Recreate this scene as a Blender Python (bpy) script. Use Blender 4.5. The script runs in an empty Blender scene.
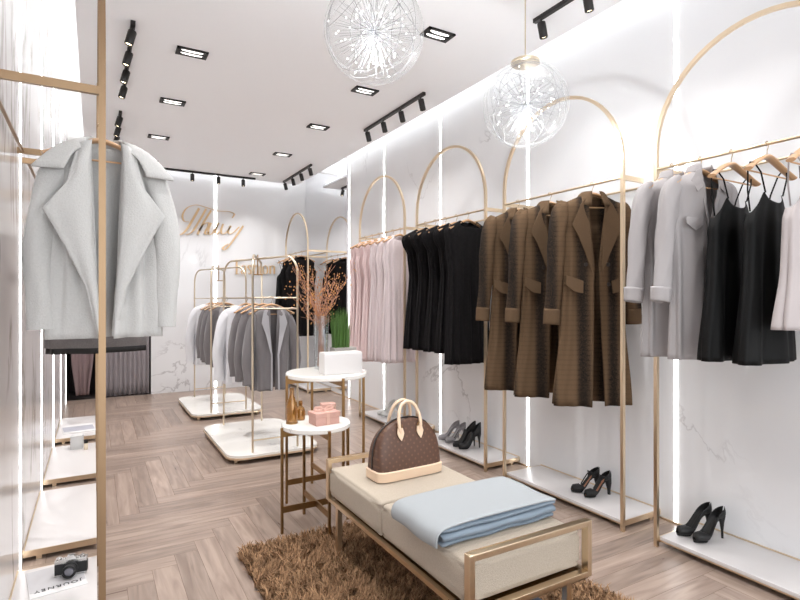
import bpy, bmesh, math, random
from mathutils import Vector, Matrix
random.seed(7)
PI = math.pi
H = 1.35                      # camera height; plan measures below are multiples of it
sc = bpy.context.scene
C = sc.collection

# ------------------------------------------------------------------ camera, world, exposure
cam_d = bpy.data.cameras.new('camera')
cam = bpy.data.objects.new('camera', cam_d)
C.objects.link(cam)
cam.location = (0, 0, H)
cam.rotation_euler = (PI/2, 0, -math.radians(30))
cam_d.sensor_width = 36
cam_d.lens = 36*530/800
cam_d.clip_start = 0.02
sc.camera = cam
w = bpy.data.worlds.new('world')
sc.world = w
w.use_nodes = True
w.node_tree.nodes['Background'].inputs[0].default_value = (0.93, 0.97, 1.0, 1)
w.node_tree.nodes['Background'].inputs[1].default_value = 2.4
sc.view_settings.view_transform = 'Standard'
sc.view_settings.look = 'None'
sc.view_settings.gamma = 1
sc.view_settings.exposure = 0.54
COVE = 7.0
STRIP = 5.5
SPOT = 6.0
TRACK = 5.5

# ------------------------------------------------------------------ room measures (m)
XL, XR = -0.235*H, 2.25*H
YB, YF = 6.2*H, -1.9
ZC, ZT = 2.36*H, 2.50*H

# ------------------------------------------------------------------ helpers
def srgb(r, g, b):
    f = lambda c: ((c/255+0.055)/1.055)**2.4 if c > 10 else c/255/12.92
    return (f(r), f(g), f(b), 1)

def mat(name, col, rough=0.5, metal=0.0, bump=0, bscale=200, var=0, vscale=8, coat=0, sheen=0, spec=0.5, stretch=(1, 1, 1)):
    m = bpy.data.materials.new(name)
    m.use_nodes = True
    nt = m.node_tree
    b = nt.nodes['Principled BSDF']
    b.inputs['Base Color'].default_value = col
    b.inputs['Roughness'].default_value = rough
    b.inputs['Metallic'].default_value = metal
    b.inputs['Coat Weight'].default_value = coat
    b.inputs['Sheen Weight'].default_value = sheen
    b.inputs['Specular IOR Level'].default_value = spec
    tc = nt.nodes.new('ShaderNodeTexCoord')
    mp = nt.nodes.new('ShaderNodeMapping')
    mp.inputs['Scale'].default_value = stretch
    nt.links.new(tc.outputs['Object'], mp.inputs[0])
    if var:
        n = nt.nodes.new('ShaderNodeTexNoise')
        n.inputs['Scale'].default_value = vscale
        n.inputs['Detail'].default_value = 5
        nt.links.new(mp.outputs[0], n.inputs['Vector'])
        mx = nt.nodes.new('ShaderNodeMix')
        mx.data_type = 'RGBA'
        mx.inputs[6].default_value = tuple(c*(1-var) for c in col[:3])+(1,)
        mx.inputs[7].default_value = tuple(min(1, c*(1+var)) for c in col[:3])+(1,)
        nt.links.new(n.outputs['Fac'], mx.inputs[0])
        nt.links.new(mx.outputs[2], b.inputs['Base Color'])
    if bump:
        n2 = nt.nodes.new('ShaderNodeTexNoise')
        n2.inputs['Scale'].default_value = bscale
        n2.inputs['Detail'].default_value = 3
        nt.links.new(mp.outputs[0], n2.inputs['Vector'])
        bp = nt.nodes.new('ShaderNodeBump')
        bp.inputs['Strength'].default_value = bump
        bp.inputs['Distance'].default_value = 0.002
        nt.links.new(n2.outputs['Fac'], bp.inputs['Height'])
        nt.links.new(bp.outputs[0], b.inputs['Normal'])
    return m

def emit(name, col, s):
    m = bpy.data.materials.new(name)
    m.use_nodes = True
    b = m.node_tree.nodes['Principled BSDF']
    b.inputs['Base Color'].default_value = col
    b.inputs['Emission Color'].default_value = col
    b.inputs['Emission Strength'].default_value = s
    return m

def marble(name, base, vein, vscale, rough, thresh=0.012, stretch=(1, 1, 1), mask=0.52, rot=(0.4, 0.3, 0.5)):
    m = bpy.data.materials.new(name)
    m.use_nodes = True
    nt = m.node_tree
    N = nt.nodes.new
    L = nt.links.new
    b = nt.nodes['Principled BSDF']
    b.inputs['Roughness'].default_value = rough
    tc = N('ShaderNodeTexCoord')
    mp = N('ShaderNodeMapping')
    mp.inputs['Scale'].default_value = stretch
    mp.inputs['Rotation'].default_value = rot
    L(tc.outputs['Object'], mp.inputs[0])
    n = N('ShaderNodeTexNoise')
    n.inputs['Scale'].default_value = vscale
    n.inputs['Detail'].default_value = 9
    n.inputs['Roughness'].default_value = 0.58
    n.inputs['Distortion'].default_value = 0.6
    L(mp.outputs[0], n.inputs['Vector'])
    s = N('ShaderNodeMath'); s.operation = 'SUBTRACT'; s.inputs[1].default_value = 0.5
    L(n.outputs['Fac'], s.inputs[0])
    a = N('ShaderNodeMath'); a.operation = 'ABSOLUTE'
    L(s.outputs[0], a.inputs[0])
    r = N('ShaderNodeMapRange')
    r.inputs[1].default_value = 0; r.inputs[2].default_value = thresh
    r.inputs[3].default_value = 1; r.inputs[4].default_value = 0
    L(a.outputs[0], r.inputs[0])
    n2 = N('ShaderNodeTexNoise')
    n2.inputs['Scale'].default_value = vscale*0.9
    n2.inputs['Detail'].default_value = 2
    L(tc.outputs['Object'], n2.inputs['Vector'])
    r2 = N('ShaderNodeMapRange')
    r2.inputs[1].default_value = mask; r2.inputs[2].default_value = mask+0.12
    L(n2.outputs['Fac'], r2.inputs[0])
    mu = N('ShaderNodeMath'); mu.operation = 'MULTIPLY'
    L(r.outputs[0], mu.inputs[0]); L(r2.outputs[0], mu.inputs[1])
    n3 = N('ShaderNodeTexNoise')
    n3.inputs['Scale'].default_value = vscale*1.6
    n3.inputs['Detail'].default_value = 6
    L(mp.outputs[0], n3.inputs['Vector'])
    mx0 = N('ShaderNodeMix'); mx0.data_type = 'RGBA'
    mx0.inputs[6].default_value = base
    mx0.inputs[7].default_value = tuple(c*0.9 for c in base[:3])+(1,)
    L(n3.outputs['Fac'], mx0.inputs[0])
    mx = N('ShaderNodeMix'); mx.data_type = 'RGBA'
    L(mu.outputs[0], mx.inputs[0]); L(mx0.outputs[2], mx.inputs[6])
    mx.inputs[7].default_value = vein
    L(mx.outputs[2], b.inputs['Base Color'])
    return m

def add_tag(o, label=None, cat=None, group=None, kind=None):
    if label: o['label'] = label
    if cat: o['category'] = cat
    if group: o['group'] = group
    if kind: o['kind'] = kind
    return o

def thing(name, label, cat, loc=(0, 0, 0), rz=0, group=None):
    o = bpy.data.objects.new(name, None)
    C.objects.link(o)
    o.location = loc
    o.rotation_euler = (0, 0, rz)
    o.empty_display_size = 0.1
    return add_tag(o, label, cat, group)

def copy_tree(o, parent=None):
    c = o.copy()
    C.objects.link(c)
    c.parent = parent
    for ch in list(o.children):
        copy_tree(ch, c)
    return c

def dup(root, loc, rz, label, group=None):
    c = copy_tree(root)
    c.location = loc
    c.rotation_euler = (0, 0, rz)
    c['label'] = label
    if group: c['group'] = group
    return c

class MB:
    def __init__(s):
        s.v = []; s.f = []
    def add(s, vs, fs, M=None):
        n = len(s.v)
        s.v += [tuple(M @ Vector(p)) if M else tuple(p) for p in vs]
        s.f += [tuple(i+n for i in f) for f in fs]
        return s
    def box(s, x0, x1, y0, y1, z0, z1, bev=0, M=None):
        if bev:
            bm = bmesh.new()
            bmesh.ops.create_cube(bm, size=1)
            for v in bm.verts:
                v.co = Vector((x0+(v.co.x+.5)*(x1-x0), y0+(v.co.y+.5)*(y1-y0), z0+(v.co.z+.5)*(z1-z0)))
            bmesh.ops.bevel(bm, geom=bm.edges[:], offset=bev, segments=3, profile=0.6, affect='EDGES')
            bm.verts.index_update()
            s.add([v.co.copy() for v in bm.verts], [[v.index for v in f.verts] for f in bm.faces], M)
            bm.free()
            return s
        return s.add([(x, y, z) for z in (z0, z1) for y in (y0, y1) for x in (x0, x1)],
                     [(0, 2, 3, 1), (4, 5, 7, 6), (0, 1, 5, 4), (2, 6, 7, 3), (0, 4, 6, 2), (1, 3, 7, 5)], M)
    def tube(s, pts, r, n=8, flat=None, closed=False, cap=True, up=None, M=None):
        """sweep; r a number or list; flat = (rx, ry) section factors"""
        pts = [Vector(p) for p in pts]
        m = len(pts)
        rs = r if isinstance(r, (list, tuple)) else [r]*m
        vs = []
        u_prev = None
        for i, p in enumerate(pts):
            if closed:
                t = pts[(i+1) % m]-pts[i-1]
            else:
                t = pts[min(i+1, m-1)]-pts[max(i-1, 0)]
            t.normalize()
            if up:
                u = Vector(up).cross(t)
            elif u_prev is None:
                u = t.cross(Vector((0, 0, 1)) if abs(t.z) < .9 else Vector((0, 1, 0)))
            else:
                u = u_prev-t*u_prev.dot(t)
            u.normalize(); u_prev = u
            b = t.cross(u)
            fx, fy = flat if flat else (1, 1)
            for k in range(n):
                a = 2*PI*k/n+(PI/4 if n == 4 else 0)
                vs.append(p+u*math.cos(a)*rs[i]*fx+b*math.sin(a)*rs[i]*fy)
        fs = []
        for i in range(m if closed else m-1):
            for k in range(n):
                j = (i+1) % m
                fs.append((i*n+k, i*n+(k+1) % n, j*n+(k+1) % n, j*n+k))
        if cap and not closed:
            fs.append(tuple(range(n))[::-1]); fs.append(tuple((m-1)*n+k for k in range(n)))
        return s.add(vs, fs, M)
    def lathe(s, prof, n=20, M=None):
        vs = []; fs = []
        for r, z in prof:
            for k in range(n):
                a = 2*PI*k/n
                vs.append((r*math.cos(a), r*math.sin(a), z))
        for i in range(len(prof)-1):
            for k in range(n):
                fs.append((i*n+k, i*n+(k+1) % n, (i+1)*n+(k+1) % n, (i+1)*n+k))
        fs.append(tuple(range(n))[::-1]); fs.append(tuple((len(prof)-1)*n+k for k in range(n)))
        return s.add(vs, fs, M)
    def prism(s, poly, z0, z1, M=None):
        n = len(poly)
        vs = [(x, y, z0) for x, y in poly]+[(x, y, z1) for x, y in poly]
        fs = [tuple(range(n))[::-1], tuple(range(n, 2*n))]+[(i, (i+1) % n, n+(i+1) % n, n+i) for i in range(n)]
        return s.add(vs, fs, M)
    def plate(s, pts, off, M=None):
        """closed outline of 3D points pushed by vector off"""
        n = len(pts)
        off = Vector(off)
        vs = [Vector(p) for p in pts]+[Vector(p)+off for p in pts]
        fs = [tuple(range(n))[::-1], tuple(range(n, 2*n))]+[(i, (i+1) % n, n+(i+1) % n, n+i) for i in range(n)]
        return s.add(vs, fs, M)
    def grid(s, rows, wrap=False, M=None):
        m = len(rows); n = len(rows[0])
        vs = [p for r in rows for p in r]
        fs = []
        for i in range(m-1):
            for k in range(n if wrap else n-1):
                fs.append((i*n+k, i*n+(k+1) % n, (i+1)*n+(k+1) % n, (i+1)*n+k))
        return s.add(vs, fs, M)
    def ball(s, c, r, seg=8, ring=6, sc_=(1, 1, 1)):
        rows = []
        for i in range(ring+1):
            th = PI*i/ring
            rows.append([(c[0]+r*sc_[0]*math.sin(th)*math.cos(2*PI*k/seg), c[1]+r*sc_[1]*math.sin(th)*math.sin(2*PI*k/seg), c[2]+r*sc_[2]*math.cos(th)) for k in range(seg)])
        return s.grid(rows, wrap=True)
    def build(s, name, m, parent=None, smooth=True, solid=0, fix=True, auto=True, bevel=0, subd=0):
        me = bpy.data.meshes.new(name)
        me.from_pydata(s.v, [], s.f)
        bm = bmesh.new(); bm.from_mesh(me)
        bmesh.ops.remove_doubles(bm, verts=bm.verts[:], dist=1e-5)
        if fix and not solid:
            bmesh.ops.recalc_face_normals(bm, faces=bm.faces[:])
        bm.to_mesh(me); bm.free()
        if smooth:
            me.polygons.foreach_set('use_smooth', [True]*len(me.polygons))
            if auto: me.set_sharp_from_angle(angle=math.radians(40))
        me.materials.append(m)
        o = bpy.data.objects.new(name, me)
        C.objects.link(o)
        if parent: o.parent = parent
        if bevel:
            md = o.modifiers.new('b', 'BEVEL'); md.width = bevel; md.segments = 2
        if solid:
            md = o.modifiers.new('s', 'SOLIDIFY'); md.thickness = solid; md.offset = 0
        if subd:
            md = o.modifiers.new('u', 'SUBSURF'); md.levels = subd; md.render_levels = subd
        return o

def struct(name, mb, m, **k):
    o = mb.build(name, m, smooth=False, **k)
    o['kind'] = 'structure'
    return o

def interp(tab, x, col):
    """tab sorted descending in tab[i][0]"""
    if x >= tab[0][0]: return tab[0][col]
    for a, b in zip(tab, tab[1:]):
        if x >= b[0]:
            t = (a[0]-x)/(a[0]-b[0])
            t = t*t*(3-2*t)*0.5+t*0.5
            return a[col]+(b[col]-a[col])*t
    return tab[-1][col]

# ------------------------------------------------------------------ materials
M_wall = marble('white_marble', srgb(234, 234, 236), srgb(190, 188, 190), 0.75, 0.05, thresh=0.008)
M_wallL = marble('streaked_marble', srgb(232, 229, 229), srgb(172, 164, 160), 2.4, 0.16, thresh=0.03, stretch=(1, 1, 0.25), mask=0.45, rot=(0.1, 0.1, 0))
M_ceil = mat('ceiling_paint', srgb(248, 248, 250), 0.9)
M_ceil2 = mat('cove_paint', srgb(240, 238, 236), 0.9)
M_gold = mat('brushed_gold', srgb(222, 202, 174), 0.3, 1.0, bump=0.15, bscale=90, stretch=(1, 1, 0.05))
M_palegold = mat('pale_gold', srgb(214, 200, 178), 0.3, 1.0)
M_oldgold = mat('aged_brass', srgb(152, 120, 80), 0.35, 1.0, var=0.15, vscale=20)
M_woodpost = mat('gold_post', srgb(150, 124, 96), 0.36, 0.75, bump=0.2, bscale=60, stretch=(1, 1, 0.04))
M_white = mat('white_lacquer', srgb(214, 210, 209), 0.28)
M_marbletop = marble('marble_top', srgb(240, 237, 232), srgb(196, 193, 192), 5, 0.15, thresh=0.02)
M_black = mat('black_metal', srgb(38, 35, 34), 0.4, 0.3)
M_led = emit('led_white', (1, 1, 1, 1), STRIP)
M_cove = emit('cove_led', (0.95, 0.98, 1, 1), COVE)
M_lamp = emit('lamp_lens', (1, 0.97, 0.93, 1), 1.6)
M_warm = emit('warm_lens', (1, 0.85, 0.6, 1), 4)
M_wool = mat('light_grey_wool', srgb(194, 193, 191), 0.95, bump=1.0, bscale=170, var=0.10, vscale=130, sheen=0.1)
M_wooldk = mat('dark_melange', srgb(122, 116, 115), 0.95, bump=0.6, bscale=300, var=0.3, vscale=200, sheen=0.2)
M_lining = mat('black_lining', srgb(30, 28, 28), 0.6)
M_hang = mat('hanger_wood', srgb(196, 154, 114), 0.4, var=0.1, vscale=12, stretch=(1, 6, 6), coat=0.3)
M_chrome = mat('hook_metal', srgb(200, 180, 150), 0.2, 1.0)
M_blk = mat('black_velvet', srgb(21, 19, 20), 0.9, bump=1.0, bscale=60, var=0.5, vscale=40, spec=0.15)
M_slip = mat('black_satin', srgb(8, 8, 8), 0.6, spec=0.2)
M_pink = mat('blush_chiffon', srgb(214, 190, 189), 0.8, sheen=0.3, var=0.04, vscale=40)
M_pink2 = mat('pale_pink_chiffon', srgb(208, 194, 195), 0.8, sheen=0.3, var=0.04, vscale=40)
M_shirt = mat('grey_viscose', srgb(160, 155, 155), 0.75, bump=0.2, bscale=200)
M_greyslip = mat('grey_satin', srgb(172, 163, 162), 0.6)
M_tag = mat('dark_tag', srgb(90, 88, 92), 0.6)
M_button = mat('horn_button', srgb(45, 38, 34), 0.35)
M_grey = mat('grey_suiting', srgb(118, 114, 116), 0.85, bump=0.2, bscale=200, sheen=0.2)
M_greyedge = mat('pale_grey_edge', srgb(172, 170, 174), 0.85)
M_whitecloth = mat('white_cotton', srgb(226, 226, 230), 0.85, bump=0.1, bscale=100)
M_cush = mat('cream_linen', srgb(178, 166, 151), 0.95, bump=1.0, bscale=260, var=0.14, vscale=170)
M_blanket = mat('pale_blue_wool', srgb(158, 162, 165), 0.95, bump=0.4, bscale=300)
M_tan = mat('natural_leather', srgb(228, 200, 172), 0.5, bump=0.1, bscale=200)
M_tan2 = mat('tan_insole', srgb(186, 130, 100), 0.5)
M_shoe = mat('black_suede', srgb(20, 19, 20), 0.6, bump=0.2, bscale=300)
M_greyshoe = mat('grey_leather', srgb(140, 136, 138), 0.35)
M_whiteshoe = mat('pale_leather', srgb(214, 214, 212), 0.35)
M_pinkbox = mat('dusty_pink_card', srgb(196, 154, 142), 0.6, var=0.05, vscale=30)
M_amber = mat('amber_glass', srgb(176, 124, 52), 0.08, 0.2, coat=0.6)
M_amber.node_tree.nodes['Principled BSDF'].inputs['Transmission Weight'].default_value = 0.65
M_silver = mat('silver_metal', srgb(196, 194, 192), 0.25, 0.9)
M_camblk = mat('camera_leatherette', srgb(24, 24, 25), 0.55, bump=0.3, bscale=500)
M_paper = mat('white_paper', srgb(226, 224, 224), 0.6)
M_paper2 = mat('grey_cover_print', srgb(196, 194, 196), 0.5, var=0.08, vscale=12)
M_ink = mat('black_ink', srgb(20, 20, 20), 0.7)
M_stone = mat('grey_stone', srgb(158, 154, 148), 0.8, var=0.1, vscale=30, bump=0.3, bscale=80)
M_grass = mat('grass_green', srgb(78, 112, 50), 0.6, var=0.45, vscale=60, stretch=(1, 1, 0.1))
M_twig = mat('copper_twig', srgb(176, 128, 104), 0.6, var=0.2, vscale=30)
M_bud = mat('golden_bud', srgb(214, 150, 84), 0.5, var=0.2, vscale=40)
M_curt = mat('grey_curtain', srgb(150, 142, 145), 0.9, sheen=0.2)
M_mauve = mat('mauve_cloth', srgb(128, 108, 108), 0.9)
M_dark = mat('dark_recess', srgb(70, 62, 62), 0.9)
M_sign = mat('gold_sign', srgb(220, 188, 146), 0.5, 0.1)
M_denim = mat('blue_grey_weave', srgb(110, 118, 138), 0.9, var=0.6, vscale=60)

def glass_mat(name, tint, gloss_lo, gloss_hi, rough=0.05):
    m = bpy.data.materials.new(name)
    m.use_nodes = True
    nt = m.node_tree
    for n in list(nt.nodes):
        if n.type != 'OUTPUT_MATERIAL': nt.nodes.remove(n)
    out = nt.nodes['Material Output']
    t = nt.nodes.new('ShaderNodeBsdfTransparent'); t.inputs[0].default_value = tint
    g = nt.nodes.new('ShaderNodeBsdfGlossy'); g.inputs['Roughness'].default_value = rough
    lw = nt.nodes.new('ShaderNodeLayerWeight'); lw.inputs[0].default_value = 0.25
    r = nt.nodes.new('ShaderNodeMapRange'); r.inputs[3].default_value = gloss_lo; r.inputs[4].default_value = gloss_hi
    mx = nt.nodes.new('ShaderNodeMixShader')
    nt.links.new(lw.outputs['Facing'], r.inputs[0]); nt.links.new(r.outputs[0], mx.inputs[0])
    nt.links.new(t.outputs[0], mx.inputs[1]); nt.links.new(g.outputs[0], mx.inputs[2])
    nt.links.new(mx.outputs[0], out.inputs[0])
    return m
M_glass = glass_mat('clear_glass', (0.99, 0.995, 0.995, 1), 0.0, 0.4, 0.4)
M_vase = glass_mat('vase_glass', (0.93, 0.95, 0.96, 1), 0.06, 0.6)

def brown_plaid():
    m = mat('brown_plaid_wool', srgb(104, 80, 56), 0.95, bump=0.4, bscale=280, spec=0.15)
    nt = m.node_tree; N = nt.nodes.new; L = nt.links.new
    b = nt.nodes['Principled BSDF']
    tc = N('ShaderNodeTexCoord'); sp = N('ShaderNodeSeparateXYZ')
    L(tc.outputs['Object'], sp.inputs[0])
    def cosband(src, freq, lo, hi, ph=0):
        a = N('ShaderNodeMath'); a.operation = 'MULTIPLY_ADD'; a.inputs[1].default_value = freq; a.inputs[2].default_value = ph
        L(src, a.inputs[0])
        c = N('ShaderNodeMath'); c.operation = 'COSINE'; L(a.outputs[0], c.inputs[0])
        r = N('ShaderNodeMapRange'); r.inputs[1].default_value = lo; r.inputs[2].default_value = hi
        L(c.outputs[0], r.inputs[0])
        return r.outputs[0]
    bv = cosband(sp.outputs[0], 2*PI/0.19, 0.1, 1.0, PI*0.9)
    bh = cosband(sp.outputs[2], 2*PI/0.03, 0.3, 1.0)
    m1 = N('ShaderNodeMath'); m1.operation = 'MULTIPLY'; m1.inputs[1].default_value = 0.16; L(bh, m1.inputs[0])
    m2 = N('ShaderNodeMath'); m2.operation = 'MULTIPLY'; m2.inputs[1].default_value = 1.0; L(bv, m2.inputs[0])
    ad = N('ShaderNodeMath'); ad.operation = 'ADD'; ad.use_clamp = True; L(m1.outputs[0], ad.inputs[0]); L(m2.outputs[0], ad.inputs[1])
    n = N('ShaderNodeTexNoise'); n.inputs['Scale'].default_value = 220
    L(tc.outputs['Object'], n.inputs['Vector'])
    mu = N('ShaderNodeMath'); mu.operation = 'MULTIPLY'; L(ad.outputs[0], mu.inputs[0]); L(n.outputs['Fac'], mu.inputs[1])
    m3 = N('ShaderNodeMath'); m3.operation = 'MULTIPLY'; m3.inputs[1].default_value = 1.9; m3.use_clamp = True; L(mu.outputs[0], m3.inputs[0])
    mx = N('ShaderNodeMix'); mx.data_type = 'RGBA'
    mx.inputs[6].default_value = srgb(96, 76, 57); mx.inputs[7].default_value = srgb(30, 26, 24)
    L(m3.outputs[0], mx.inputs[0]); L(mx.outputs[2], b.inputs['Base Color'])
    return m
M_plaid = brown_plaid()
M_brown = mat('brown_wool', srgb(92, 73, 55), 0.95, bump=0.5, bscale=280, var=0.12, vscale=150, spec=0.15)

def floor_mat():
    m = bpy.data.materials.new('oak_planks')
    m.use_nodes = True
    nt = m.node_tree; N = nt.nodes.new; L = nt.links.new
    b = nt.nodes['Principled BSDF']
    b.inputs['Roughness'].default_value = 0.3
    uv = N('ShaderNodeUVMap'); uv.uv_map = 'UVMap'
    mp = N('ShaderNodeMapping'); mp.inputs['Scale'].default_value = (1.3, 14, 1)
    L(uv.outputs[0], mp.inputs[0])
    n = N('ShaderNodeTexNoise'); n.inputs['Scale'].default_value = 1.6; n.inputs['Detail'].default_value = 8; n.inputs['Distortion'].default_value = 1.2
    L(mp.outputs[0], n.inputs['Vector'])
    cr = N('ShaderNodeValToRGB')
    cr.color_ramp.elements[0].position = 0.3; cr.color_ramp.elements[0].color = srgb(131, 112, 101)
    cr.color_ramp.elements[1].position = 0.68; cr.color_ramp.elements[1].color = srgb(167, 148, 135)
    L(n.outputs['Fac'], cr.inputs[0])
    at = N('ShaderNodeAttribute'); at.attribute_name = 'tone'
    r = N('ShaderNodeMapRange'); r.inputs[3].default_value = 0.8; r.inputs[4].default_value = 1.08
    L(at.outputs['Fac'], r.inputs[0])
    vm = N('ShaderNodeVectorMath'); vm.operation = 'SCALE'
    L(cr.outputs[0], vm.inputs[0]); L(r.outputs[0], vm.inputs['Scale'])
    L(vm.outputs[0], b.inputs['Base Color'])
    rr = N('ShaderNodeMapRange'); rr.inputs[3].default_value = 0.22; rr.inputs[4].default_value = 0.42
    L(n.outputs['Fac'], rr.inputs[0]); L(rr.outputs[0], b.inputs['Roughness'])
    bp = N('ShaderNodeBump'); bp.inputs['Strength'].default_value = 0.12; bp.inputs['Distance'].default_value = 0.002
    L(n.outputs['Fac'], bp.inputs['Height']); L(bp.outputs[0], b.inputs['Normal'])
    return m
M_floor = floor_mat()
M_gap = mat('plank_gap', srgb(120, 98, 86), 0.8)

# ------------------------------------------------------------------ room shell
def make_floor():
    W_ = 0.0865*H
    n = 8
    ox = 0.186*H
    oy = 2.157*H-9*W_
    rects = []
    for j in range(-40, 90):
        for m_ in range(-8, 8):
            rects.append((j+16*m_, j, n, 1))
    for i in range(-20, 50):
        for m_ in range(-8, 8):
            rects.append((i, i+1+16*m_, 1, n))
    vs, fs, uvs, tone = [], [], [], []
    seen = set()
    g = 0.0009
    for (i, j, a, b_) in rects:
        x0, x1 = ox+i*W_+g, ox+(i+a)*W_-g
        y0, y1 = oy+j*W_+g, oy+(j+b_)*W_-g
        x0, x1 = max(x0, XL), min(x1, XR)
        y0, y1 = max(y0, YF), min(y1, YB)
        if x1-x0 < 0.002 or y1-y0 < 0.002: continue
        k = (i, j, a)
        if k in seen: continue
        seen.add(k)
        q = len(vs)
        vs += [(x0, y0, 0), (x1, y0, 0), (x1, y1, 0), (x0, y1, 0)]
        fs.append((q, q+1, q+2, q+3))
        r1, r2 = random.uniform(0, 40), random.uniform(0, 40)
        if a > 1: uvs += [(x+r1, y+r2) for x, y in ((x0, y0), (x1, y0), (x1, y1), (x0, y1))]
        else: uvs += [(y+r1, x+r2) for x, y in ((x0, y0), (x1, y0), (x1, y1), (x0, y1))]
        tone.append(random.random())
    q = len(vs)
    vs += [(XL, YF, -0.003), (XR, YF, -0.003), (XR, YB, -0.003), (XL, YB, -0.003), (XL, YF, -0.08), (XR, YF, -0.08), (XR, YB, -0.08), (XL, YB, -0.08)]
    base = [(0, 1, 2, 3), (7, 6, 5, 4), (0, 4, 5, 1), (1, 5, 6, 2), (2, 6, 7, 3), (3, 7, 4, 0)]
    fs += [tuple(q+c for c in f) for f in base]
    uvs += [(0, 0)]*24
    tone += [0]*6
    me = bpy.data.meshes.new('floor')
    me.from_pydata(vs, [], fs)
    ul = me.uv_layers.new(name='UVMap')
    ul.data.foreach_set('uv', [c for p in uvs for c in p])
    at = me.attributes.new('tone', 'FLOAT', 'FACE')
    at.data.foreach_set('value', tone)
    me.materials.append(M_floor); me.materials.append(M_gap)
    nb = len(fs)-6
    me.polygons.foreach_set('material_index', [0]*nb+[1]*6)
    o = bpy.data.objects.new('floor', me)
    C.objects.link(o)
    o['kind'] = 'structure'
make_floor()

T = 0.1
struct('wall_right', MB().box(XR, XR+T, YF, YB+T, -0.08, ZT+0.1), M_wall)
struct('wall_left', MB().box(XL-T, XL, YF, YB+T, -0.08, ZT+0.1), M_wallL)
NX1, NZ = 0.525*H, 1.62*H         # curtained opening in the back wall
b = MB().box(NX1, XR, YB, YB+T, -0.08, ZT+0.1)
b.box(XL, NX1, YB, YB+T, NZ, ZT+0.1)
struct('wall_back', b, M_wall)
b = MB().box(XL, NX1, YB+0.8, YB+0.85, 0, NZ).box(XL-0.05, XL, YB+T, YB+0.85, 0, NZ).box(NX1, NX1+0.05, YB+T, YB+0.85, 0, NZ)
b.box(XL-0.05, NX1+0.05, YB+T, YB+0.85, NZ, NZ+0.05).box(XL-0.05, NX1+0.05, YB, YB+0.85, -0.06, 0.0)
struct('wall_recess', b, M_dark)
CR, CL, CB = 2.08*H, -0.075*H, 6.03*H
struct('ceiling', MB().box(CL, CR, YF, CB, ZC, ZC+0.035), M_ceil)
b = MB().box(XL-T, XR+T, YF, YB+T, ZT+0.1, ZT+0.2)
struct('ceiling_upper', b, M_ceil2)
# LED lines of the cove lie on the drop ceiling edge
for nm, q, lab in (('right', (CR-0.07, CR-0.03, YF+0.1, CB-0.08), 'long white LED line hidden in the ceiling cove above the dress wall'),
              ('back', (CL+0.08, CR-0.08, CB-0.07, CB-0.03), 'white LED line in the ceiling cove over the gold lettering wall'),
              ('left', (CL+0.03, CL+0.07, YF+0.1, CB-0.08), 'long white LED line in the ceiling cove above the grey jacket wall')):
    o = MB().box(q[0], q[1], q[2], q[3], ZC+0.035, ZC+0.055).build('cove_light', M_cove, smooth=False)
    add_tag(o, lab, 'light')
# mirror panel on the right wall near the back corner
struct('trim_1', MB().box(XR-0.012, XR, 4.97*H, YB-0.01, 0.06*H, ZT), mat('mirror', (0.86, 0.86, 0.87, 1), 0.03, 1.0))
struct('baseboard_right', MB().box(XR-0.006, XR, YF, YB, 0, 0.012), M_gold)

# vertical LED strips
STR = [(1.432, 'between the brown coats and the grey shirt dresses'), (2.365, 'behind the brown plaid coats'), (3.29, 'behind the short black dresses'), (4.18, 'behind the pale pink dresses'), (4.93, 'beside the pink dresses near the mirror')]
for y, t in STR:
    o = MB().box(XR-0.004, XR, y*H-0.011, y*H+0.011, 0.002, ZC+0.1).build('led_strip', M_led, smooth=False)
    add_tag(o, 'white LED strip on right wall, '+t, 'light strip')
STL = [(2.39, 'nearest one, beside the camera shelf'), (3.31, 'second from the camera end'), (4.23, 'middle one behind the jacket sleeve'), (5.13, 'second from the curtain'), (6.0, 'last one beside the curtain')]
for y, t in STL:
    o = MB().box(XL, XL+0.003, y*H-0.011, y*H+0.011, 0.002, ZC+0.1).build('led_strip', M_led, smooth=False)
    add_tag(o, 'white LED strip on left wall, '+t, 'light strip')
o = MB().box(1.183*H-0.014, 1.183*H+0.014, YB-0.008, YB, 0.02, ZC+0.1).build('led_strip', M_led, smooth=False)
add_tag(o, 'vertical white LED strip crossing the gold script on back wall', 'light strip')

# ------------------------------------------------------------------ ceiling fittings
def lamp(name, loc, energy, size, parent=None, rot=(0, 0, 0), kind='AREA', spot=1.2, col=(1, 0.985, 0.97)):
    d = bpy.data.lights.new(name, kind)
    d.energy = energy
    d.color = col
    if kind == 'AREA':
        d.shape = 'DISK'; d.size = size; d.spread = 1.9
    else:
        d.spot_size = spot; d.spot_blend = 0.6; d.shadow_soft_size = size
    o = bpy.data.objects.new(name, d)
    C.objects.link(o)
    o.location = loc
    o.rotation_euler = rot
    if parent: o.parent = parent
    return o

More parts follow.
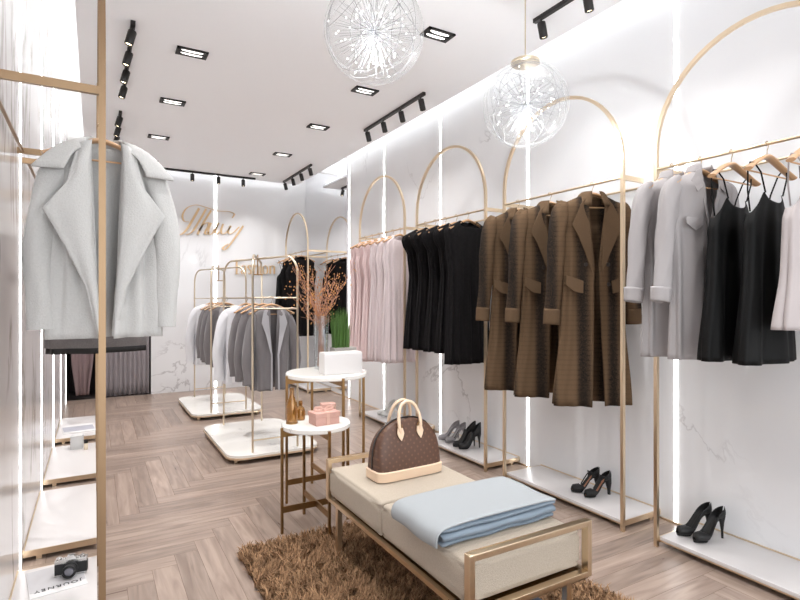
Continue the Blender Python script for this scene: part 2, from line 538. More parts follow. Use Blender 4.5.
ords = ['nearest', 'second', 'third', 'fourth', 'farthest', 'added unseen overhead', 'added unseen entrance-side']
for cx, side in ((1.522, 'right'), (0.466, 'left')):
    for k, y in enumerate((2.25, 3.09, 3.92, 4.83, 5.71, 1.40, 0.55)):  # last two in each row are unseen, added to brighten the shop front
        t = thing('ceiling_downlight', '%s twin black downlight of the %s row in the white ceiling' % (ords[k], side), 'downlight', (cx*H, y*H, ZC), 0, 'recessed twin downlights')
        w_, l_ = 0.075, 0.135          # half sizes: two lamps side by side along y
        w_, l_ = 0.062, 0.058*1.9
        b = MB()
        w_, l_ = 0.108, 0.062
        th = 0.022
        for q in ((-w_, w_, -l_, -l_+th*0.8), (-w_, w_, l_-th*0.8, l_), (-w_, -w_+th, -l_, l_), (w_-th, w_, -l_, l_)):
            b.box(q[0], q[1], q[2], q[3], -0.012, 0.0)
        b.box(-w_, w_, -0.007, 0.007, -0.012, 0)
        b.build('frame', M_black, t, smooth=False)
        MB().box(-w_, w_, -l_, l_, -0.003, 0.0).build('backplate', M_black, t, smooth=False)
        for s in (-1, 1):
            b = MB().lathe([(0.026, -0.009), (0.026, -0.004)], 16, Matrix.Translation((0, s*0.0255, 0))@Matrix.Diagonal((2.9, 0.62, 1, 1)))
            b.build('lamp_lens', M_lamp, t)
        lamp('downlight_lamp', (0, 0, -0.03), SPOT*(0.7 if k > 4 else 1), 0.05, t, (0, 0, 0))

def track(name_label, p0, p1, n, aim, first=0.06, grp='black track lights'):
    p0 = Vector(p0); p1 = Vector(p1)
    d = p1-p0; L_ = d.length
    t = thing('track_light', name_label, 'track light', p0, math.atan2(d.y, d.x), grp)
    MB().box(0, L_, -0.014, 0.014, -0.026, 0).build('track', M_black, t, smooth=False)
    for k in range(n):
        x = first+(L_-2*first)*k/(n-1)
        R_ = Matrix.Translation((x, 0, -0.045))@Matrix.Rotation(aim, 4, 'X')
        b = MB().lathe([(0.006, 0.012), (0.006, -0.03)], 8, Matrix.Translation((x, 0, -0.035)))
        b.lathe([(0.0, 0.0), (0.024, 0.0), (0.027, -0.006), (0.027, -0.095), (0.023, -0.10), (0.021, -0.088), (0.0, -0.086)], 16, R_)
        h_ = b.build('spot_head', M_black, t)
        MB().lathe([(0.0, -0.0885), (0.0205, -0.0885), (0.0205, -0.0905), (0.0, -0.0905)], 14, R_).build('lamp_lens', M_warm, h_)
        o = lamp('spot_lamp', R_@Vector((0, 0, -0.11)), TRACK, 0.03, h_, (aim, 0, 0), 'SPOT', 1.4)
ZK = ZC
track('black four-head track light on ceiling above the brown coats', (1.87*H, 2.92*H, ZK), (1.87*H, 3.80*H, ZK), 4, -0.25)
track('black four-head track light near the back right ceiling corner', (1.88*H, 5.03*H, ZK), (1.88*H, 5.92*H, ZK), 4, -0.25)
track('black track light at the top right edge of the ceiling', (1.85*H, 1.00*H, ZK), (1.85*H, 1.90*H, ZK), 4, -0.25)
track('black four-head track light on the left, nearer the front', (0.165*H, 2.88*H, ZK), (0.165*H, 3.76*H, ZK), 4, 0.25)
track('black track light on the left, directly above the grey jacket', (0.165*H, 4.30*H, ZK), (0.165*H, 5.18*H, ZK), 4, 0.25)
track('black track light running along the back wall above gold script', (0.50*H, 5.93*H, ZK), (1.56*H, 5.93*H, ZK), 4, -0.05, 0.18)

# globe pendants
def pendant(label, loc, cap=True):
    R_ = 0.185*H
    t = thing('globe_pendant', label, 'pendant lamp', loc, 0, 'clear glass globe pendants')
    rows = []
    g = MB().ball((0, 0, 0), R_, 40, 26)
    g.build('glass_globe', M_glass, t, auto=False)
    MB().lathe([(0.0, 0.014), (0.075, 0.012), (0.085, 0.006), (0.085, -0.008), (0.075, -0.014), (0, -0.014)], 24, Matrix.Translation((0, 0, R_))).build('cap', M_palegold, t)
    MB().tube([(0, 0, R_+0.03), (0, 0, ZC-loc[2]-0.02)], 0.004, 8).build('rod', M_palegold, t)
    MB().lathe([(0, 0), (0.05, 0), (0.05, -0.02), (0, -0.025)], 20, Matrix.Translation((0, 0, ZC-loc[2]))).build('ceiling_plate', M_palegold, t)
    M_wire = bpy.data.materials.get('fine_wire') or mat('fine_wire', srgb(135, 135, 137), 0.4, spec=0.2)
    b = MB()
    rnd = random.Random(int(loc[0]*100))
    dirs = []
    for k in range(150):
        z = 1-2*(k+0.5)/150
        a = k*2.39996
        r = math.sqrt(1-z*z)
        dirs.append(Vector((r*math.cos(a), r*math.sin(a), z)))
    for d in dirs:
        e = d*R_*rnd.uniform(0.7, 0.93)
        side = d.orthogonal().normalized()*rnd.uniform(-0.02, 0.02)
        b.tube([(0, 0, 0), e*0.5+side, e], 0.00075, 4)
    b.ball((0, 0, 0), 0.010, 12, 8)
    for k in range(9):      # looping wires just under the glass
        ax = Vector((rnd.uniform(-1, 1), rnd.uniform(-1, 1), rnd.uniform(-1, 1))).normalized()
        u = ax.orthogonal().normalized(); v = ax.cross(u)
        rr = R_*rnd.uniform(0.6, 0.9); off = ax*math.sqrt(max(0, (R_*0.95)**2-rr*rr))
        b.tube([off+u*rr*math.cos(a*PI/20)+v*rr*math.sin(a*PI/20) for a in range(40)], 0.0011, 4, closed=True)
    o = b.build('wire_burst', M_wire, t); o['kind'] = 'stuff'
    bead = MB().ball((0, 0, 0), 0.0034, 8, 6).build('bead', M_bead, t, auto=False)
    bead.location = dirs[0]*R_*0.8
    for k in range(1, 70):
        c = bead.copy(); C.objects.link(c); c.parent = t
        c.location = dirs[(k*7) % 150]*R_*rnd.uniform(0.35, 0.93)
    pl = bpy.data.lights.new('pendant_lamp', 'POINT'); pl.energy = 8; pl.shadow_soft_size = 0.03; pl.color = (0.95, 0.98, 1)
    po = bpy.data.objects.new('pendant_lamp', pl); C.objects.link(po); po.parent = t; po.location = (0, 0, -0.13)
M_bead = emit('bead_light', (1, 0.98, 0.95, 1), 3)
pendant('large clear glass globe pendant nearer the middle of the ceiling', (0.90*H, 1.75*H, 1.995*H))
pendant('clear glass globe pendant on gold rod before the brown coat arch', (1.64*H, 1.74*H, 1.857*H))

# ------------------------------------------------------------------ arch frames with rails and the low platforms
ZR = 1.53*H
def arch_frame(y0, y1, xf, xw, label, t_=0.010, m=M_gold, flat=(1, 1), full=True):
    """xf: plane of the arch; xw: wall plane"""
    t = thing('garment_arch', label, 'clothes rail', (xf, y0*H, 0))
    wd = (y1-y0)*H
    r = wd/2
    z0 = 1.60*H
    pts = [(0, 0, 0), (0, 0, z0*0.5), (0, 0, z0)]
    for k in range(1, 28):
        a = PI-PI*k/28
        pts.append((0, r+r*math.cos(a), z0+r*math.sin(a)))
    pts += [(0, wd, z0), (0, wd, z0*0.5), (0, wd, 0)]
    MB().tube(pts, t_*1.414, 4, flat=flat, up=(1, 0, 0)).build('arch', m, t)
    rr = 0.0075
    sx = (xw-xf)
    e = 0.02 if sx > 0 else -0.02
    MB().tube([(0, 0, ZR), (0, wd, ZR)], rr, 10).build('front_rail', m, t)
    MB().tube([(sx-e, 0, ZR), (sx-e, wd, ZR)], rr, 10).build('rear_rail', m, t)
    for y in (0, wd):
        MB().box(min(0, sx), max(0, sx), y-0.008, y+0.008, ZR-0.014, ZR+0.014).build('bracket', m, t, smooth=False)
    return t
def platform(y0, y1, xf, xw, label):
    t = thing('display_platform', label, 'platform', (xf, y0*H, 0))
    wd = (y1-y0)*H; sx = xw-xf
    xa, xb = min(0.012 if sx > 0 else -0.012, sx), max(0.012 if sx > 0 else -0.012, sx)
    MB().box(xa, xb-0.0 if sx > 0 else xb, 0.012, wd-0.012, 0.036, 0.041*H, bev=0.002).build('top', M_white, t)
    b = MB()
    b.box(xa, xb, 0.012, wd-0.012, 0.028, 0.036)
    b.box(xa, xb, 0.006, 0.012, 0.022, 0.0545).box(xa, xb, wd-0.012, wd-0.006, 0.022, 0.0545)
    xx = sx-(0.006 if sx > 0 else -0.006)
    b.box(min(xx, sx), max(xx, sx), 0.012, wd-0.012, 0.05, 0.062)
    b.build('gold_edge', M_gold, t, smooth=False)
    for y in (0.03, wd-0.03):
        MB().box(sx*0.8-0.012, sx*0.8+0.012, y-0.012, y+0.012, 0, 0.028).build('foot', M_gold, t, smooth=False)
    return t
XA = 1.98*H
MODS = [(0.58, 1.345, 'holding the grey shirt dresses and black slip dresses', 'under the black slip dresses with black pumps'),
        (1.503, 2.266, 'holding the three brown plaid coats', 'under the brown coats with T-strap heels'),
        (2.43, 3.19, 'holding the short black dresses', 'under the black dresses with grey and black heels'),
        (3.36, 4.12, 'holding the pale pink dresses', 'under the pale pink dresses'),
        (5.40, 6.15, 'in the back corner holding black dresses', 'in the back right corner below black dresses')]
for y0, y1, a, p in MODS:
    arch_frame(y0, y1, XA, XR, 'tall gold arched clothes frame '+a)
    platform(y0, y1, XA, XR, 'low white platform with gold edge '+p)
XLf = 0.018*H
LM = [(1.545, 2.30, 'nearest on the left, holding the light grey jacket', 'nearest on the left, carrying the vintage camera and magazine'),
      (2.46, 3.21, 'on the left wall behind the jacket frame', 'empty, second along the left wall'),
      (3.38, 4.13, 'third along the left wall', 'third along the left wall, with a folded pale card'),
      (4.34, 5.09, 'farthest along the left wall', 'farthest along the left wall, with a grey magazine')]
for y0, y1, a, p in LM:
    arch_frame(y0, y1, XLf, XL, 'gold arched clothes frame '+a, t_=0.0135, m=M_woodpost, flat=(1, 0.8))
    platform(y0, y1, XLf, XL, 'low white platform with gold edge '+p)

# ------------------------------------------------------------------ clothes hangers (origin = axis of the rail)
def make_hanger(label, wd=0.2, grp='wooden hangers'):
    t = thing('clothes_hanger', label, 'hanger', (0, 0, 0), 0, grp)
    rr = 0.0125
    pts = []
    for k in range(13):
        a = math.radians(200-220*k/12)
        pts.append((rr*math.cos(a)*1.0, 0, rr*math.sin(a)))
    pts += [(rr*0.75, 0, -rr*1.3), (0.002, 0, -0.03), (0, 0, -0.065)]
    MB().tube(pts, 0.0022, 8).build('hook', M_chrome, t)
    pts = []; rs = []
    for k in range(17):
        s = -1+2*k/16
        pts.append((s*wd, -0.02*abs(s)**2, -0.062-0.075*abs(s)**1.35+0.004*math.cos(s*PI)))
        rs.append(0.011+0.007*(1-abs(s))+0.004*abs(s)**3)
    MB().tube(pts, rs, 10, flat=(0.6, 1.25), up=(0, 1, 0)).build('shoulder', M_hang, t)
    MB().tube([(-wd*0.93, -0.017, -0.128), (-wd*0.9, -0.012, -0.145), (wd*0.9, -0.012, -0.145), (wd*0.93, -0.017, -0.128)], 0.004, 8).build('trouser_bar', M_hang, t)
    return t

# ------------------------------------------------------------------ garments
def body(levels, zt, zb, nu=96, nz=26, gap=None, amp=0.01, ph=0.0, amptop=0.1, neckw=None, fr=(9, 14, 23), p=0.85):
    """levels: (z, a, b) descending; zt(phi): top height; gap(z): half opening in metres"""
    mb = MB(); rows = []
    for i in range(nz+1):
        t = (i/nz)
        row = []
        for k in range(nu+(1 if gap else 0)):
            f0 = 2*PI*k/nu
            z_ = zt(f0)+(zb-zt(f0))*t**1.25
            a = interp(levels, z_, 1); b_ = interp(levels, z_, 2)
            if gap:
                g = math.asin(min(0.98, max(0.0, gap(z_)/a)))
                f = g+(2*PI-2*g)*k/nu
            else: f = f0
            s, c = math.sin(f), math.cos(f)
            x = a*s; y = -b_*math.copysign(abs(c)**p, c)
            n = Vector((s*b_, -c*a)); n.normalize()
            A = amp*(amptop+(1-amptop)*((levels[0][0]-z_)/(levels[0][0]-zb))**0.8)
            o_ = A*(math.sin(fr[0]*f+ph)+0.7*math.sin(fr[1]*f+ph*2.3+z_*2)+0.4*math.sin(fr[2]*f+ph*3.1-z_*3))
            row.append((x+n.x*o_, y+n.y*o_, z_))
        rows.append(row)
    mb.grid(rows, wrap=not gap)
    return mb

def spline(pts, n):
    """Catmull-Rom through tuples"""
    out = []
    P_ = [pts[0]]+list(pts)+[pts[-1]]
    for i in range(1, len(P_)-2):
        for k in range(n):
            t = k/n
            a, b_, c, d = P_[i-1], P_[i], P_[i+1], P_[i+2]
            out.append(tuple(0.5*((2*b_[q])+(-a[q]+c[q])*t+(2*a[q]-5*b_[q]+4*c[q]-d[q])*t*t+(-a[q]+3*b_[q]-3*c[q]+d[q])*t**3) for q in range(len(b_))))
    out.append(tuple(pts[-1]))
    return out

def sleeve(side, path, amp=0.004, ph=0, n=22):
    """path: (x, y, z, r, flat)"""
    P_ = spline(path, 5)
    rows = []
    for i, (x, y, z, r, fl) in enumerate(P_):
        j0, j1 = max(0, i-1), min(len(P_)-1, i+1)
        t = Vector((P_[j1][0]-P_[j0][0], P_[j1][1]-P_[j0][1], P_[j1][2]-P_[j0][2])).normalized()
        u = Vector((0, 1, 0)).cross(t).normalized(); v = t.cross(u)
        row = []
        for k in range(n):
            a = 2*PI*k/n
            rr = r+amp*(math.sin(3*a+ph+z*9)+0.6*math.sin(5*a-z*23+ph))
            q = Vector((x, y, z))+u*rr*math.cos(a)+v*rr*fl*math.sin(a)
            row.append((q.x*side, q.y, q.z))
        rows.append(row)
    return MB().grid(rows, wrap=True)

def lapel(pts, side, th=0.006):
    """pts (x, y, z) outline in the front of a garment; cloth flap with soft thickness"""
    return MB().plate([(p[0]*side, p[1], p[2]) for p in pts], (0, -th, 0))

ZSH = -0.068      # height of neck point under the rail
def shoulder_levels(sh, rest, nb=0.045):
    return [(ZSH, 0.062, nb), (-0.09, sh*0.55, 0.055), (-0.115, sh*0.85, 0.062), (-0.145, sh, 0.07)]+rest

def coat(label, loc):
    t = thing('plaid_coat', label, 'coat', loc, 0, 'brown plaid coats')
    lv = shoulder_levels(0.205, [(-0.3, 0.195, 0.06), (-0.6, 0.19, 0.06), (-0.9, 0.205, 0.07), (-1.36, 0.245, 0.085)])
    zt = lambda f: ZSH-0.30*math.exp(-((min(f, 2*PI-f))/0.22)**2)
    gap = lambda z: 0.055 if z > -0.12 else (0.055-(-0.12-z)*0.10 if z > -0.5 else 0.017+(-0.5-z)*0.035)
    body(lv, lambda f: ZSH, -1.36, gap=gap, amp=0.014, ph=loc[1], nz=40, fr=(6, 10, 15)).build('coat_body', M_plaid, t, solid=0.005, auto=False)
    for s in (-1, 1):
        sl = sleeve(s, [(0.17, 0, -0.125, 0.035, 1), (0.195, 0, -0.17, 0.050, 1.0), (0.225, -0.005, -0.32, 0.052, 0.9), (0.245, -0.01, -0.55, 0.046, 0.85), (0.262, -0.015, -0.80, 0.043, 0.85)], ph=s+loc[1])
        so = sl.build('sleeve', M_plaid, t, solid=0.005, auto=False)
        cu = sleeve(s, [(0.261, -0.015, -0.77, 0.047, 0.87), (0.266, -0.016, -0.865, 0.047, 0.87)], 0.001)
        cu.build('cuff', M_brown, so, solid=0.006)
        # lapel: broad notch with pointed tip
        y1 = -0.075
        lapel([(0.052, -0.050, -0.075), (0.10, -0.062, -0.13), (0.135, -0.072, -0.205), (0.165, -0.082, -0.262), (0.125, -0.078, -0.33), (0.08, -0.075, -0.43), (0.032, -0.070, -0.56), (0.030, -0.066, -0.45), (0.040, -0.064, -0.30), (0.05, -0.060, -0.17)], s).build('lapel', M_brown, t, bevel=0.0025)
        # collar fall
        c = MB()
        rows = []
        for i in range(6):
            r_ = i/5
            row = []
            for k in range(13):
                a = 0.35+(PI-0.35)*k/12
                rad_x = 0.066+0.052*r_; rad_y = 0.05+0.035*r_
                row.append((s*rad_x*math.sin(a), -rad_y*math.cos(a)-0.004, ZSH+0.028-0.012*(1-r_)-0.105*r_**1.3*(0.6+0.4*(1-k/12))))
            rows.append(row)
        c.grid(rows).build('collar', M_brown, t, solid=0.006, auto=False)
        # pocket flap and epaulette
        fl = [(0.09, -0.066, -0.60), (0.19, -0.048, -0.565), (0.195, -0.052, -0.625), (0.15, -0.066, -0.665), (0.095, -0.074, -0.675)]
        lapel(fl, s, 0.012).build('pocket_flap', M_brown, t, bevel=0.002)
        lapel([(0.12, -0.03, -0.100), (0.215, -0.03, -0.130), (0.225, -0.03, -0.137), (0.215, 0.01, -0.128), (0.12, 0.01, -0.098)], s, 0.001).build('epaulette', M_brown, t)
    for z, x in ((-0.50, 0.07), (-0.50, -0.07), (-0.62, 0.075)):
        MB().lathe([(0, 0), (0.012, 0), (0.012, 0.004), (0, 0.005)], 14, Matrix.Translation((x, -0.068, z))@Matrix.Rotation(PI/2, 4, 'X')).build('button', M_button, t)
    return t

def hang(loc, label, wd=0.2, rz=0):
    if not hang.first:
        hang.first = make_hanger(label, wd)
        hang.first.location = loc; hang.first.rotation_euler.z = rz
        return hang.first
    return dup(hang.first, loc, rz, label)
hang.first = None

c0 = None
for y, nm in ((1.667, 'nearest the front, fully visible with wide lapels'), (1.926, 'in the middle of the three'), (2.158, 'rearmost of the three, beside the black dresses')):
    hang((XA, y*H, ZR), 'wooden hanger inside the brown plaid coat '+nm.split(',')[0], rz=-0.42)
    if c0 is None:
        c0 = coat('long brown plaid coat '+nm, (XA, y*H, ZR)); c0.rotation_euler.z = -0.42
    else:
        dup(c0, (XA, y*H, ZR), -0.42, 'long brown plaid coat '+nm)

# --- short black pleated dresses with cap shoulders
def cap_dress(name, label, loc, m, hem, sh=0.235, waist=0.15, hemw=0.2, grp=None, amp=0.010, depth=0.045):
    t = thing(name, label, 'dress', loc, 0, grp)
    lv = [(ZSH, 0.085, 0.04), (-0.10, sh*0.62, 0.05), (-0.135, sh*0.92, 0.055), (-0.17, sh, 0.055), (-0.215, sh*0.95, 0.055), (-0.30, waist*1.15, depth), (-0.5, waist, depth), (hem, hemw, depth*1.45)]
    def zt(f):
        d = min(f, 2*PI-f)
        return ZSH-0.055*math.exp(-(d/0.9)**4)
    body(lv, zt, hem, amp=amp, nz=36, nu=130, ph=loc[1]*3, fr=(13, 19, 31), amptop=0.12).build('dress_body', m, t, solid=0.003, auto=False)
    b = MB().tube([(-0.085*math.cos(a), -0.036*math.sin(a)-0.004, ZSH-0.05*math.sin(a)**2) for a in [PI*k/14 for k in range(15)]], 0.004, 8)
    b.build('neckband', m, t)
    return t
blk = None
BK = [(2.60, 'frontmost, facing out beside the brown coats'), (2.72, 'second from the brown coats'), (2.84, 'in the middle of the black row'), (2.96, 'second from the pink dresses'), (3.08, 'rearmost, beside the pink dresses')]
for k, (y, nm) in enumerate(BK):
    hang((XA, y*H, ZR), 'wooden hanger inside the black cap sleeve dress '+nm.split(',')[0])
    if k == 0:
        cap_dress('black_dress', 'longer black pleated cap sleeve dress, '+nm, (XA, y*H, ZR), M_blk, -1.235, grp='black cap sleeve dresses', waist=0.19, hemw=0.21)
    elif k == 1:
        blk = cap_dress('black_dress', 'black pleated cap sleeve dress, '+nm, (XA, y*H, ZR), M_blk, -1.16, grp='black cap sleeve dresses')
    else:
        dup(blk, (XA-0.005*k, y*H, ZR), (-0.05, 0.03, -0.03, 0.02)[k-1], 'black pleated cap sleeve dress, '+nm)
# --- pink dresses
pk = None; pk2 = None
PK = [(3.43, 0, 'frontmost, beside the black dresses'), (3.54, 0, 'second from the black dresses'), (3.65, 0, 'third from the black dresses'),
      (3.77, 1, 'third from the mirror end'), (3.89, 1, 'second from the mirror end'), (4.01, 1, 'rearmost, beside the mirror end')]
for y, kd, nm in PK:
    hang((XA, y*H, ZR), 'wooden hanger holding the pink dress '+nm.split(',')[0])
    if kd == 0:
        if not pk: pk = cap_dress('pink_dress', 'pale pink pleated long dress '+nm, (XA, y*H, ZR), M_pink2, -1.34, sh=0.19, waist=0.17, hemw=0.2, grp='pale pink dresses', amp=0.012)
        else: dup(pk, (XA, y*H, ZR), 0.03, 'pale pink pleated long dress '+nm)
    else:
        if not pk2: pk2 = cap_dress('pink_dress', 'blush pink long dress '+nm, (XA, y*H, ZR), M_pink, -1.37, sh=0.18, waist=0.17, hemw=0.2, grp='blush pink dresses', amp=0.014)
        else: dup(pk2, (XA, y*H, ZR), -0.03, 'blush pink long dress '+nm)

# --- slip dresses
def slip(label, loc, m, hem, grp=None, scoop=0.075, tag_=False):
    t = thing('slip_dress', label, 'dress', loc, 0, grp)
    zt0 = -0.235
    lv = [(-0.22, 0.105, 0.032), (-0.27, 0.13, 0.04), (-0.38, 0.18, 0.045), (-0.6, 0.19, 0.045), (hem, 0.235, 0.06)]
    def zt(f):
        d = min(f, 2*PI-f)
        sx = math.sin(d)
        if d < PI/2:
            if sx < 0.72: return -0.275+0.045*(sx/0.72)**2.5
            return -0.23-0.10*((sx-0.72)/0.28)**1.5
        return -0.30-0.03*abs(math.sin(d))
    body(lv, zt, hem, amp=0.010, nz=34, nu=120, ph=loc[1]*5, fr=(5, 8, 13), amptop=0.05).build('slip_body', m, t, solid=0.0025, auto=False)
    for s in (-1, 1):
        MB().tube([(s*0.080, -0.030, -0.236), (s*0.12, -0.030, -0.15), (s*0.148, -0.016, -0.108), (s*0.15, 0.0, -0.102), (s*0.138, 0.015, -0.13), (s*0.105, 0.032, -0.22), (s*0.075, 0.036, -0.31)], 0.0035, 6).build('strap', m, t)
    if tag_:
        MB().plate([(-0.155, -0.03, -0.16), (-0.115, -0.045, -0.19), (-0.135, -0.05, -0.25), (-0.172, -0.04, -0.215)], (0.001, 0.002, 0)).build('price_tag', M_tag, t, smooth=False)
    return t
hang((XA, 1.053*H, ZR), 'wooden hanger with black slip dress, beside the grey shirt dresses')
hang((XA, 0.936*H, ZR), 'wooden hanger with black slip dress, beside the grey slip')
hang((XA, 0.815*H, ZR), 'wooden hanger with the light grey slip at the right edge')
s0 = slip('black satin slip dress with thin straps, beside the grey shirt dresses', (XA, 1.053*H, ZR), M_slip, -1.0, 'black slip dresses')
dup(s0, (XA, 0.936*H, ZR), 0.02, 'black satin slip dress with thin straps, beside the grey slip dress')
slip('light grey slip dress with dark hang tag at the right edge', (XA, 0.815*H, ZR), M_greyslip, -0.84, None, tag_=True)

# --- shirt dresses
def shirt(label, loc):
    t = thing('shirt_dress', label, 'dress', loc, 0, 'grey shirt dresses')
    lv = shoulder_levels(0.205, [(-0.3, 0.195, 0.05), (-0.5, 0.18, 0.05), (-1.01, 0.18, 0.06)])
    gap = lambda z: max(0.002, 0.062-(-0.10-z)*0.24) if z > -0.35 else 0.002
    body(lv, lambda f: ZSH, -1.01, gap=gap, amp=0.013, ph=loc[1]*2, nz=40, fr=(5, 9, 14)).build('shirt_body', M_shirt, t, solid=0.003, auto=False)
    for s in (-1, 1):
        so = sleeve(s, [(0.15, 0, -0.12, 0.03, 1), (0.19, 0, -0.165, 0.048, 0.9), (0.225, -0.004, -0.30, 0.048, 0.8), (0.25, -0.008, -0.5, 0.044, 0.8), (0.272, -0.012, -0.68, 0.041, 0.8)], ph=s*2, amp=0.005).build('sleeve', M_shirt, t, solid=0.003, auto=False)
        sleeve(s, [(0.270, -0.012, -0.655, 0.052, 0.8), (0.28, -0.013, -0.725, 0.046, 0.8)], 0.003).build('cuff', M_shirt, so, solid=0.006)
        lapel([(0.045, -0.04, ZSH+0.012), (0.075, -0.042, ZSH+0.0), (0.125, -0.052, -0.125), (0.105, -0.070, -0.185), (0.062, -0.066, -0.155), (0.052, -0.058, -0.11)], s, 0.004).build('collar_point', M_shirt, t, bevel=0.0015)
        lapel([(0.05, -0.056, -0.16), (0.066, -0.06, -0.165), (0.02, -0.062, -0.36), (0.004, -0.060, -0.36)], s, 0.004).build('front_placket', M_shirt, t, bevel=0.0015)
        lapel([(0.055, -0.058, -0.315), (0.155, -0.046, -0.305), (0.157, -0.05, -0.34), (0.105, -0.060, -0.375), (0.057, -0.063, -0.345)], s, 0.006).build('pocket_flap', M_shirt, t, bevel=0.0015)
    rows = []
    for i in range(5):
        r_ = i/4
        rows.append([((0.06+0.02*r_)*math.sin(a), -(0.045+0.015*r_)*math.cos(a), ZSH+0.035-0.045*r_) for a in [0.6+(2*PI-1.2)*k/24 for k in range(25)]])
    MB().grid(rows).build('collar', M_shirt, t, solid=0.004, auto=False)
    for z in (-0.40, -0.52, -0.64, -0.76):
        MB().lathe([(0, 0), (0.006, 0), (0.006, 0.003), (0, 0.003)], 10, Matrix.Translation((0.008, -0.058, z))@Matrix.Rotation(PI/2, 4, 'X')).build('button', M_greyedge, t)
    return t
hang((XA, 1.166*H, ZR), 'wooden hanger inside the front grey shirt dress', rz=-0.15)
hang((XA, 1.278*H, ZR), 'wooden hanger inside the rear grey shirt dress', rz=-0.15)
q = shirt('grey collared shirt dress, the front one touching the black slip', (XA, 1.166*H, ZR)); q.rotation_euler.z = -0.15
dup(q, (XA, 1.278*H, ZR), -0.15, 'grey collared shirt dress, the rear one behind its twin')

# --- jackets (hero jacket and the rack blazers)
def jacket(name, label, loc, m, edge, hem=-0.865, sh=0.205, cuffz=-0.80, grp=None, hero=False, rz=0, gapk=1.0):
    t = thing(name, label, 'jacket', loc, rz, grp)
    lv = shoulder_levels(sh, [(-0.3, sh*1.0, 0.07), (-0.6, sh*0.98, 0.075), (hem, sh*1.02, 0.085)], nb=0.05)
    gap = lambda z: gapk*(0.062 if z > -0.14 else 0.062-(-0.14-z)*0.05)
    body(lv, lambda f: ZSH-0.012, hem, gap=gap, amp=0.028 if hero else 0.016, nz=40, nu=110, ph=1.1 if hero else loc[1], fr=(5, 9, 12), amptop=0.15).build('jacket_body', m, t, solid=0.006, auto=False)
    for s in (-1, 1):
        k = sh/0.205
        sleeve(s, [(0.135*k, 0, -0.125, 0.028, 1), (0.185*k, 0, -0.18, 0.050*k, 1.05), (0.228*k, -0.008, -0.29, 0.056*k, 1.0), (0.262*k, -0.018, -0.50, 0.057*k, 0.95), (0.256*k, -0.024, cuffz+0.10, 0.048*k, 0.9), (0.253*k, -0.026, cuffz+0.03, 0.047*k, 0.9), (0.252*k, -0.026, cuffz, 0.048*k, 0.9)], ph=s*1.3, amp=0.004).build('sleeve', m, t, solid=0.007, auto=False)
        if hero:
            # draped wide lapel as a curved sheet: inner fold line to free outer edge
            inner = [(0.060, -0.060, -0.070), (0.066, -0.080, -0.16), (0.060, -0.096, -0.30), (0.052, -0.105, -0.48), (0.034, -0.108, -0.70), (0.022, -0.108, -0.86)]
            outer = [(0.115, -0.075, -0.095), (0.155, -0.104, -0.255), (0.242, -0.128, -0.365), (0.165, -0.126, -0.50), (0.085, -0.118, -0.66), (0.036, -0.112, -0.865)]
            I = spline(inner, 4)
            O = []
            for a_, b_ in zip(outer, outer[1:]):
                for q_ in range(4): O.append(tuple(a_[j]+(b_[j]-a_[j])*q_/4 for j in range(3)))
            O.append(outer[-1])
            rows = []
            for a_, b_ in zip(I, O):
                rows.append([((a_[0]+(b_[0]-a_[0])*u)*s, a_[1]+(b_[1]-a_[1])*u-0.022*math.sin(PI*min(1, u*1.3))*0.8, a_[2]+(b_[2]-a_[2])*u) for u in [v/8 for v in range(9)]])
            MB().grid(rows).build('lapel', m, t, solid=0.007, auto=False)
            # collar flap over the shoulder, with its own straight lower edge
            cin = [(0.055, 0.01, -0.052), (0.072, -0.03, -0.06), (0.082, -0.062, -0.080), (0.085, -0.080, -0.115)]
            cout = [(0.262, 0.0, -0.165), (0.285, -0.045, -0.195), (0.270, -0.085, -0.205), (0.165, -0.110, -0.205)]
            I2 = spline(cin, 4); O2 = spline(cout, 4)
            rows = [[((a_[0]+(b_[0]-a_[0])*u)*s, a_[1]+(b_[1]-a_[1])*u, a_[2]+(b_[2]-a_[2])*u+0.03*math.sin(PI*u)) for u in [v/8 for v in range(9)]] for a_, b_ in zip(I2, O2)]
            MB().grid(rows).build('collar_flap', m, t, solid=0.008, auto=False)
        else:
            lapel([(0.05, -0.05, -0.075), (0.09, -0.065, -0.12), (0.115, -0.085, -0.22), (0.085, -0.098, -0.30), (0.035, -0.10, -0.50), (0.022, -0.095, -0.50), (0.045, -0.085, -0.25)], s, 0.005).build('lapel', edge, t, bevel=0.002)
            lapel([(0.022, -0.098, -0.48), (0.036, -0.100, -0.48), (0.04, -0.108, hem), (0.026, -0.106, hem)], s, 0.004).build('front_edge', edge, t)
    if hero:
        rows = []
        for i in range(5):
            r_ = i/4
            rows.append([((0.060+0.03*r_)*math.sin(a), (0.045+0.035*r_)*-math.cos(a), -0.045-0.05*r_**1.5) for a in [0.5*PI+PI*k/16 for k in range(17)]])
        MB().grid(rows).build('back_collar', m, t, solid=0.007, auto=False)
    return t
hang((XLf, 1.86*H, ZR), 'wooden hanger carrying the light grey jacket at left')
jacket('wool_jacket', 'light grey wool jacket with wide open lapels behind gold post', (XLf+0.02, 1.86*H, ZR), M_wool, M_wool, hero=True, hem=-0.87, cuffz=-0.83).scale = (0.88, 0.75, 1)
